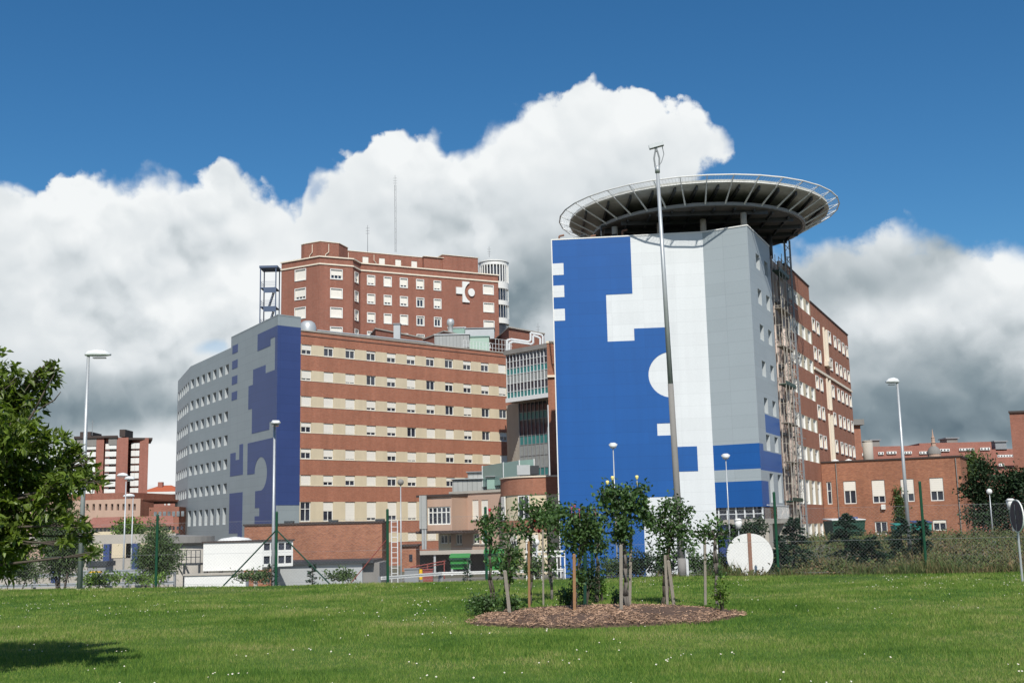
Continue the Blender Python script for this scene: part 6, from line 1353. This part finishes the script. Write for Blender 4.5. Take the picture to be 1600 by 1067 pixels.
# ------------------------------------------------------------------ trees and shrubs behind the fence
def tree(name, label, x, ytop, ybase, Y, lobes, n, L, leafm, seed, asp=.5, r0=None, group=None, per=6, base=None, shell=.5):
    s_ = Y/F_PX; b = at(x, ybase, Y); b.z = ground_z(b.x, Y) if base is None else base; root = thing(name, label, 'tree', b, group); R = random.Random(seed); lb = []
    for (px, py, rx, ry) in lobes: p = at(px, py, Y+R.uniform(-.6, .6)*rx*s_); lb.append((p.x, p.y, p.z, rx*s_, rx*s_*.9, ry*s_))
    branchy('trunk', b, lb, r0 or max(.05, .02*(lb[0][2]-b.z)), root, seed); crown('crown', lb, n, L, L*asp, leafm, root, seed, per=per, spread=L*.9, shell=shell, zmin=b.z+.05); return root
tree('willow_tree', 'feathery pale green young willow behind the fence beneath the leafy tree', 95, 800, 905, 46, [(95, 830, 26, 28), (82, 855, 24, 26), (112, 858, 22, 28), (95, 880, 28, 22), (100, 803, 16, 20), (70, 820, 14, 18), (122, 832, 12, 18)], 9000, .2, 'leaf_wil', 31, .22)
tree('willow_tree', 'feathery young willow behind the fence in front of the concrete canopy', 247, 815, 905, 47, [(247, 850, 18, 22), (232, 872, 18, 20), (264, 872, 17, 20), (247, 884, 20, 16), (243, 830, 10, 14)], 6500, .18, 'leaf_wil', 32, .22)
tree('willow_tree', 'low green willow bush at the far left behind the fence', 20, 860, 910, 45, [(20, 880, 26, 18), (-10, 870, 26, 22), (45, 893, 16, 12)], 5000, .18, 'leaf_wil', 33, .25)
tree('round_tree', 'round fresh green tree in front of the red roofed range', 203, 812, 840, 125, [(203, 824, 20, 12), (193, 830, 13, 9), (214, 830, 12, 8)], 1300, .38, 'leaf_lime', 34, .5)
tree('round_tree', 'bright green bush under the concrete canopy', 146, 850, 878, 97, [(146, 864, 14, 12), (130, 868, 12, 10), (112, 860, 14, 14)], 900, .3, 'leaf_lime', 35, .5)
tree('broad_tree', 'dark bushy tree behind the low brick building corner', 1535, 715, 830, 118, [(1540, 735, 22, 16), (1528, 765, 26, 22), (1550, 790, 30, 24), (1530, 808, 22, 18)], 3800, .38, 'leaf_dark', 36, .55, per=8)
tree('broad_tree', 'wide dark green tree in front of the brick edge tower', 1580, 728, 835, 108, [(1575, 760, 26, 24), (1598, 750, 26, 18), (1585, 795, 34, 28), (1560, 820, 24, 16)], 4200, .36, 'leaf_dark', 37, .55, per=8)
tree('broad_tree', 'tall olive tree rising over the brick housing row', 1520, 705, 800, 135, [(1520, 722, 14, 14), (1514, 745, 15, 18)], 1500, .4, 'leaf_wil', 38, .5)
tree('broad_tree', 'dark rounded tree at the extreme right edge', 1640, 760, 840, 100, [(1625, 790, 30, 30), (1650, 760, 40, 40)], 2400, .36, 'leaf_dark', 39, .55)
tree('dark_shrub', 'dark shrub showing in the opening under the grey corner', 1180, 805, 850, 100, [(1172, 828, 14, 13), (1186, 822, 12, 12), (1160, 838, 12, 9)], 1300, .28, 'leaf_dark', 40, .5)
def fir(x, ytop, ybase, Y, wpx, label, seed, n=1500, name='young_fir'):
    s_ = Y/F_PX; b = at(x, ybase, Y); t_ = at(x, ytop, Y); b.z = ground_z(b.x, Y)-.05; root = thing(name, label, 'fir', b, 'young firs behind the fence'); R = np.random.default_rng(seed); H = t_.z-b.z; m = MB(); m.cyl(b, (t_.x, Y, t_.z-.05), .04+.01*H, .01, 7); m.build('trunk', 'bark', root)
    W = wpx*s_/2; pos = []; dr = []
    k_ = int(26*H)+16
    for i in range(k_):
        f = (i+.5)/k_; z = b.z+H*(.04+.94*f); a = R.uniform(0, 2*math.pi); Lb = W*(1-f)**.75*R.uniform(.7, 1.15)+.05; c_ = int(n/k_)
        t = R.random(c_)**.7*Lb; x_ = b.x+(t_.x-b.x)*f; pos.append(np.stack([x_+np.cos(a)*t, Y+np.sin(a)*t, z+t*.25-.35*t*t/max(Lb, .1)+R.normal(0, .02, c_)], 1)); s = R.normal(0, .8, c_); dr.append(np.stack([np.cos(a+s), np.sin(a+s), R.uniform(-.1, .5, c_)], 1))
    v, fc = leaves(np.concatenate(pos), np.concatenate(dr), .13, .045, R, fold=.1, curl=.1); np_mesh('needles', v, fc, 'leaf_fir', root)
for a in ((1240, 808, 888, 41, 78, 'dark bushy fir right of the green post and white disc', 51, 4200), (1218, 835, 892, 40, 48, 'small fir between the white disc and the bushy one', 52, 2200), (1322, 802, 888, 41, 92, 'largest dark fir in front of the green bins', 53, 5200), (1362, 838, 888, 40.5, 64, 'low fir right of the largest one', 54, 2600),
          (1408, 808, 876, 43, 60, 'dark fir just left of the right street lamp foot', 55, 2800), (1440, 812, 876, 43, 52, 'dark fir behind the rightmost green fence post', 56, 2600), (1180, 820, 870, 60, 46, 'dark fir behind the top of the white disc', 57, 1500),
          (488, 880, 908, 41, 26, 'tiny fir in front of the low grey annex', 58, 700), (425, 880, 908, 41, 30, 'tiny fir at the foot of the lamp before the white cabin', 59, 600), (730, 872, 905, 42, 22, 'tiny fir left of the rose bed by the bins', 60, 500)):
    fir(*a)
for i, (x, y, r, h, n, lf, lab) in enumerate(((1000, 905, 34, 46, 1500, 'leaf_dark', 'dusky brown green bush behind the tallest rose'), (1045, 903, 28, 42, 1200, 'leaf_dark', 'dark bush left of the tall mast foot'), (1090, 903, 24, 38, 1100, 'leaf_rose', 'green bush just right of the tall mast'), (1128, 902, 22, 40, 1000, 'leaf_dark', 'dark bush left of the white disc'), (960, 905, 26, 34, 900, 'leaf_wil', 'olive bush behind the stakes of the tallest rose'), (800, 903, 24, 46, 1100, 'leaf_lime', 'green bush in front of the curved building'), (840, 903, 20, 34, 700, 'leaf_wil', 'low bush behind the white blooming rose'), (530, 906, 34, 14, 600, 'leaf_wil', 'low weedy clump in front of the grey annex'), (400, 910, 30, 16, 600, 'leaf_wil', 'low weedy clump left of the street lamp before the cabin'), (165, 915, 42, 18, 800, 'leaf_lime', 'low green hedge tuft right of the tall left lamp'), (225, 914, 30, 14, 500, 'leaf_lime', 'low green hedge tuft below the willow'))):
    low_plant(x, y, r, h, n, lab, lf, 70+i, 'wild_bush', .12, Y=40.5+(i % 3)*.8)

# ------------------------------------------------------------------ tall weeds along the fence
def weeds():
    m = bpy.data.materials.new('dry_weeds'); m.use_nodes = True; k = NT(m.node_tree); bs = m.node_tree.nodes['Principled BSDF']; geo = k.n('ShaderNodeNewGeometry'); P = geo.outputs['Position']
    v_ = k.m('ADD', k.m('MULTIPLY', k.noise(P, .45, 4, .6), .75), k.m('MULTIPLY', geo.outputs['Random Per Island'], .32))
    c = k.ramp(v_, [(.25, (.025, .055, .012)), (.42, (.06, .095, .022)), (.56, (.10, .105, .035)), (.72, (.16, .105, .05)), (.9, (.26, .175, .10))]); k.l(c, bs.inputs['Base Color']); bs.inputs['Roughness'].default_value = .85; M['weeds'] = m
    R = np.random.default_rng(21); P_ = []; H = []
    for x0, x1, d0, d1, dens, h in ((6.4, 19, -.1, 2.0, 110, .52), (9, 26, 2, 8, 45, .5), (14, 34, 8, 24, 14, .42), (1, 6.4, .2, 2.6, 60, .5), (-9.5, -3.5, .1, 1.6, 55, .26), (-22, -9.5, .1, 1.2, 50, .28), (-3.5, 1, .2, 1.5, 30, .25)):
        n = int((x1-x0)*(d1-d0)*dens); x = R.uniform(x0, x1, n); e = np.interp(x, [q[0] for q in EDGE], [q[1] for q in EDGE]); y = e+R.uniform(d0, d1, n); P_.append(np.stack([x, y], 1)); H.append(h*R.uniform(.35, 1.25, n)*(.75+.35*np.sin(x*1.1+.7*y)+.2*np.sin(x*3.1)))
    p = np.concatenate(P_); h = np.maximum(np.concatenate(H), .08); z = np.array([ground_z(a, b) for a, b in p]); z = np.where(z < -.3, z, z); k_ = 7; n = len(p)
    pp = np.repeat(p, k_, 0)+R.normal(0, .10, (n*k_, 2)); hh = np.repeat(h, k_)*R.uniform(.4, 1.0, n*k_); zz = np.repeat(z, k_)-.05; N = n*k_; a = R.uniform(0, 2*np.pi, N); w = R.uniform(.012, .03, N); ln = R.normal(0, .3, (N, 2))*hh[:, None]
    b0 = np.stack([pp[:, 0]-np.cos(a)*w/2, pp[:, 1]-np.sin(a)*w/2, zz], 1); b1 = np.stack([pp[:, 0]+np.cos(a)*w/2, pp[:, 1]+np.sin(a)*w/2, zz], 1); m0 = np.stack([pp[:, 0]+ln[:, 0]*.4-np.cos(a)*w*.5, pp[:, 1]+ln[:, 1]*.4-np.sin(a)*w*.5, zz+hh*.6], 1); m1 = m0+np.stack([np.cos(a)*w, np.sin(a)*w, 0*w], 1); t = np.stack([pp[:, 0]+ln[:, 0], pp[:, 1]+ln[:, 1], zz+hh], 1)
    v = np.stack([b0, b1, m1, m0, t], 1).reshape(-1, 3); b = np.arange(N)[:, None]*5; me_f = np.concatenate([b+np.array([[0, 1, 2]]), b+np.array([[0, 2, 3]]), b+np.array([[3, 2, 4]])])
    tag(np_mesh('tall_weeds', v, me_f, 'weeds'), 'tall half dry weeds and grasses along the fence and up the bank', 'weeds', kind='stuff')
    # leafy undergrowth of the bank
    n = 9000; x = R.uniform(7, 40, n); e = np.interp(x, [q[0] for q in EDGE], [q[1] for q in EDGE]); y = e+R.uniform(.2, 26, n); z = np.array([ground_z(a, b) for a, b in zip(x, y)])+R.uniform(.0, .32, n)
    k_ = 4; c = np.repeat(np.stack([x, y, z], 1), k_, 0)+R.normal(0, .1, (n*k_, 3)); v, f = leaves(c, R.normal(size=c.shape)+np.array([0, 0, .5]), .13, .07, R); tag(np_mesh('undergrowth', v, f, 'weeds'), 'matted leafy undergrowth covering the bank on the right', 'undergrowth', kind='stuff')
weeds()

# ------------------------------------------------------------------ bins, rails and site clutter
def clutter():
    def bin_(x0, y0, x1, y1, Y, mt, label, lid=None, dep=1.4, name='waste_container'):
        a = at(x0, y1, Y); b = at(x1, y0, Y); r = thing(name, label, 'waste container', ((a.x+b.x)/2, Y, a.z)); m = MB(); w = b.x-a.x; t = .06*w
        v = [(a.x+t, Y+.1, a.z), (b.x-t, Y+.1, a.z), (b.x-t, Y+dep-.1, a.z), (a.x+t, Y+dep-.1, a.z), (a.x, Y, b.z), (b.x, Y, b.z), (b.x, Y+dep, b.z), (a.x, Y+dep, b.z)]; m.add(v, [(0, 3, 2, 1), (4, 5, 6, 7), (0, 1, 5, 4), (1, 2, 6, 5), (2, 3, 7, 6), (3, 0, 4, 7)]); m.build('body', mt, r)
        m = MB(); m.box((a.x-.04, Y-.06, b.z-.1), (b.x+.04, Y+.0, b.z)); m.box((a.x, Y-.05, a.z+(b.z-a.z)*.38), (b.x, Y+.02, a.z+(b.z-a.z)*.46)); m.build('rib', 'dark_green', r)
        m = MB(); m.add([(a.x-.03, Y-.03, b.z+.01), (b.x+.03, Y-.03, b.z+.01), (b.x+.03, Y+dep, b.z+.12), (a.x-.03, Y+dep, b.z+.12), (a.x-.03, Y-.03, b.z+.07), (b.x+.03, Y-.03, b.z+.07), (b.x+.03, Y+dep, b.z+.2), (a.x-.03, Y+dep, b.z+.2)], [(0, 3, 2, 1), (4, 5, 6, 7), (0, 1, 5, 4), (1, 2, 6, 5), (2, 3, 7, 6), (3, 0, 4, 7)]); m.build('lid', lid or mt, r)
        for x in (a.x+.25, b.x-.25): m = MB(); m.cyl((x, Y+.15, a.z-.06), (x, Y+.21, a.z-.06), .09, n=10); m.build('wheel', 'steel_d', r)
    bin_(703, 871, 733, 889, 60, 'bright_green', 'bright green container left of the red blooming rose stems'); bin_(757, 864, 787, 891, 60, 'bright_green', 'taller bright green container behind the leftmost rose')
    bin_(1302, 812, 1352, 842, 100, 'dark_green', 'big dark green container with a pale lid behind the largest fir', 'white', 3, 'large_container'); bin_(1400, 820, 1424, 838, 104, 'teal', 'teal container left of the right street lamp', 'teal'); bin_(1430, 816, 1456, 838, 104, 'teal', 'teal container with a blue lid right of the right street lamp', 'blue_l')
    r = thing('blue_board', 'small blue and white board on top of the dark green container', 'board', at(1327, 810, 100.5)); m = MB(); a, b = boxat(m, 1312, 807, 1340, 811.5, 100.6, .3); m.build('board', 'blue_l', r); m = MB(); boxat(m, 1314, 808.4, 1338, 809.4, 100.5, .06); m.build('stripe', 'white', r)
    # guard rails on the left
    def rail(pts, zs, label, mt='steel', name='guard_rail', step=2.2, hgt=.16):
        r = thing(name, label, 'guard rail', pts[0]); m = MB()
        for a, b in zip(pts, pts[1:]):
            pl = Plane((a[0], a[1]), (b[0], b[1]))
            for z in zs:
                m.pbox(pl, 0, pl.L, a[2]+z-hgt/2, a[2]+z-hgt*.12, -.03, .05); m.pbox(pl, 0, pl.L, a[2]+z+hgt*.12, a[2]+z+hgt/2, -.03, .05); m.pbox(pl, 0, pl.L, a[2]+z-hgt*.12, a[2]+z+hgt*.12, -.03, .0)
        m.build('rail', mt, r)
        for a, b in zip(pts, pts[1:]):
            pl = Plane((a[0], a[1]), (b[0], b[1])); n = max(1, int(pl.L/step))
            for i in range(n+1): m = MB(); m.pbox(pl, pl.L*i/n-.05, pl.L*i/n+.05, a[2]-1.2, a[2]+max(zs)+.08, -.16, -.04); m.build('post', 'steel_mid', r)
    p = at(-20, 906, 56); q = at(272, 905, 56); rail([(p.x, 56, p.z-.3), (q.x, 56, p.z-.3)], (.0, .45), 'grey double guard rail beyond the fence on the left, nearer of two'); p = at(130, 896, 66); q = at(262, 897, 66); rail([(p.x, 66, p.z), (q.x, 66, p.z)], (.1,), 'single grey guard rail further back below the concrete canopy')
    p = at(596, 908, 52); q = at(690, 895, 56); q2 = at(880, 893, 57); rail([(p.x, 52, q.z-.02), (q.x, 56, q.z-.02), (q2.x, 57, q.z-.02)], (.0,), 'white kerb rail running behind the green containers', 'white', 'kerb_rail', 3, .14)
    r = thing('red_handrail', 'red sloping handrail in front of the brick wing basement', 'handrail', at(660, 885, 90)); m = MB(); m.tube([at(641, 886, 90), at(696, 876, 90)], .045, 6); m.tube([at(641, 890, 90), at(696, 880, 90)], .03, 6)
    for x, y in ((643, 886), (668, 881), (694, 877)): a = at(x, y, 90); m.cyl((a.x, 90, a.z-1.3), a, .05, n=5)
    m.build('rail', 'red', r)
    for i, (x0, y0, x1, y1, mt, lab, nm) in enumerate(((655, 889, 660, 896, 'yellow', 'small yellow drum beside the red barrier', 'drum'), (661, 890, 676, 897, 'red', 'low red barrier block beside the yellow drum', 'barrier'), (632, 889, 654, 899, 'steel_mid', 'grey crate left of the yellow drum', 'crate'))):
        Y = 62; r = thing(nm, lab, nm, at((x0+x1)/2, y1, Y)); m = MB()
        a = at(x0, y1, Y); b = at(x1, y0, Y)
        if nm == 'drum': m.lathe(((a.x+b.x)/2, Y, a.z-.3), [(.01, 0), (.09, 0), (.1, .1), (.085, .2), (.1, .3), (.09, b.z-a.z+.3), (.01, b.z-a.z+.3)], 14)
        else: m.prism([(a.x, Y), (b.x, Y), (b.x, Y+.5), (a.x, Y+.5)], a.z-.4, b.z); m.prism([(a.x-.04, Y-.04), (b.x+.04, Y-.04), (b.x+.04, Y+.54), (a.x-.04, Y+.54)], b.z, b.z+.05)
        m.build('body', mt, r)
    # low brick outhouse, ladders by the plant building
    r = thing('brick_outhouse', 'small low brick outhouse between the ladder and the pink building', 'outhouse', at(645, 895, 105)); m = MB(); a, b = boxat(m, 628, 853, 650, 893, 104, 4); m.build('wall', 'brick_orange', r); m = MB(); m.box((a.x-.15, 103.8, b.z), (b.x+.15, 108.2, b.z+.15)); m.build('roof', 'dark_trim', r); m = MB(); m.box((a.x+.65, 103.94, a.z+.9), (a.x+.95, 104.02, a.z+1.5)); m.build('window', 'glass', r)
    r = thing('wall_ladder', 'white steel ladder up the right end of the orange brick building', 'ladder', at(615, 900, 97)); m = MB(); a = at(612, 905, 97); b = at(621, 812, 97)
    for x in (a.x, b.x): m.cyl((x, 97, -3), (x, 97, b.z), .045, n=5)
    for i in range(16): z = -2.6+.42*i; m.cyl((a.x, 97, z), (b.x, 97, z), .03, n=4) if z < b.z else None
    m.build('frame', 'steel_w', r)
    # grey cart with a yellow bar at the far left
    Y = 62; r = thing('equipment_cart', 'dark grey equipment box with a yellow bar below the leafy tree', 'cart', at(151, 905, Y)); m = MB(); a, b = boxat(m, 137, 884, 165, 902, Y, 1.2); m.build('body', 'steel_mid', r); m = MB(); m.box((a.x-.08, Y-.08, b.z), (b.x+.08, Y+1.3, b.z+.25)); m.build('cover', 'steel_d', r)
    m = MB(); q0 = at(139, 896, Y-.1); q1 = at(159, 892, Y-.1); m.box((q0.x, Y-.12, q0.z), (q1.x, Y-.03, q1.z)); m.box((q1.x-.25, Y-.12, q0.z-.15), (q1.x-.1, Y-.03, q0.z)); m.build('bar', 'yellow', r)
    for x in (a.x+.2, b.x-.2): m = MB(); m.cyl((x, Y-.05, a.z-.1), (x, Y+.08, a.z-.1), .22, n=12); m.build('wheel', 'steel_d', r)
    # white railing by the curved building
    r = thing('white_railing', 'white double railing seen between the rose stems below the curved building', 'railing', at(850, 870, 96)); m = MB(); a = at(822, 862, 96); b = at(882, 861, 96)
    for dz in (0, -.38): m.box((a.x, 96, a.z+dz-.07), (b.x, 96.1, a.z+dz+.07))
    for k_ in range(6): x = a.x+(b.x-a.x)*k_/5; m.box((x-.05, 96.1, -3), (x+.05, 96.2, a.z+.05))
    m.build('rail', 'white', r)
    # rubble and low stone wall behind the firs
    r = thing('low_stone_wall', 'broken low stone wall at the foot of the brick wing behind the firs', 'wall', at(1270, 860, 92)); m = MB(); R = random.Random(6); a = at(1255, 862, 92)
    for i in range(26): x = a.x+i*.42; h = R.uniform(.5, 1.1); m.box((x, 92+R.uniform(0, .3), -2), (x+R.uniform(.38, .6), 92.9, a.z+h-.3))
    m.build('stones', 'concrete', r)
clutter()
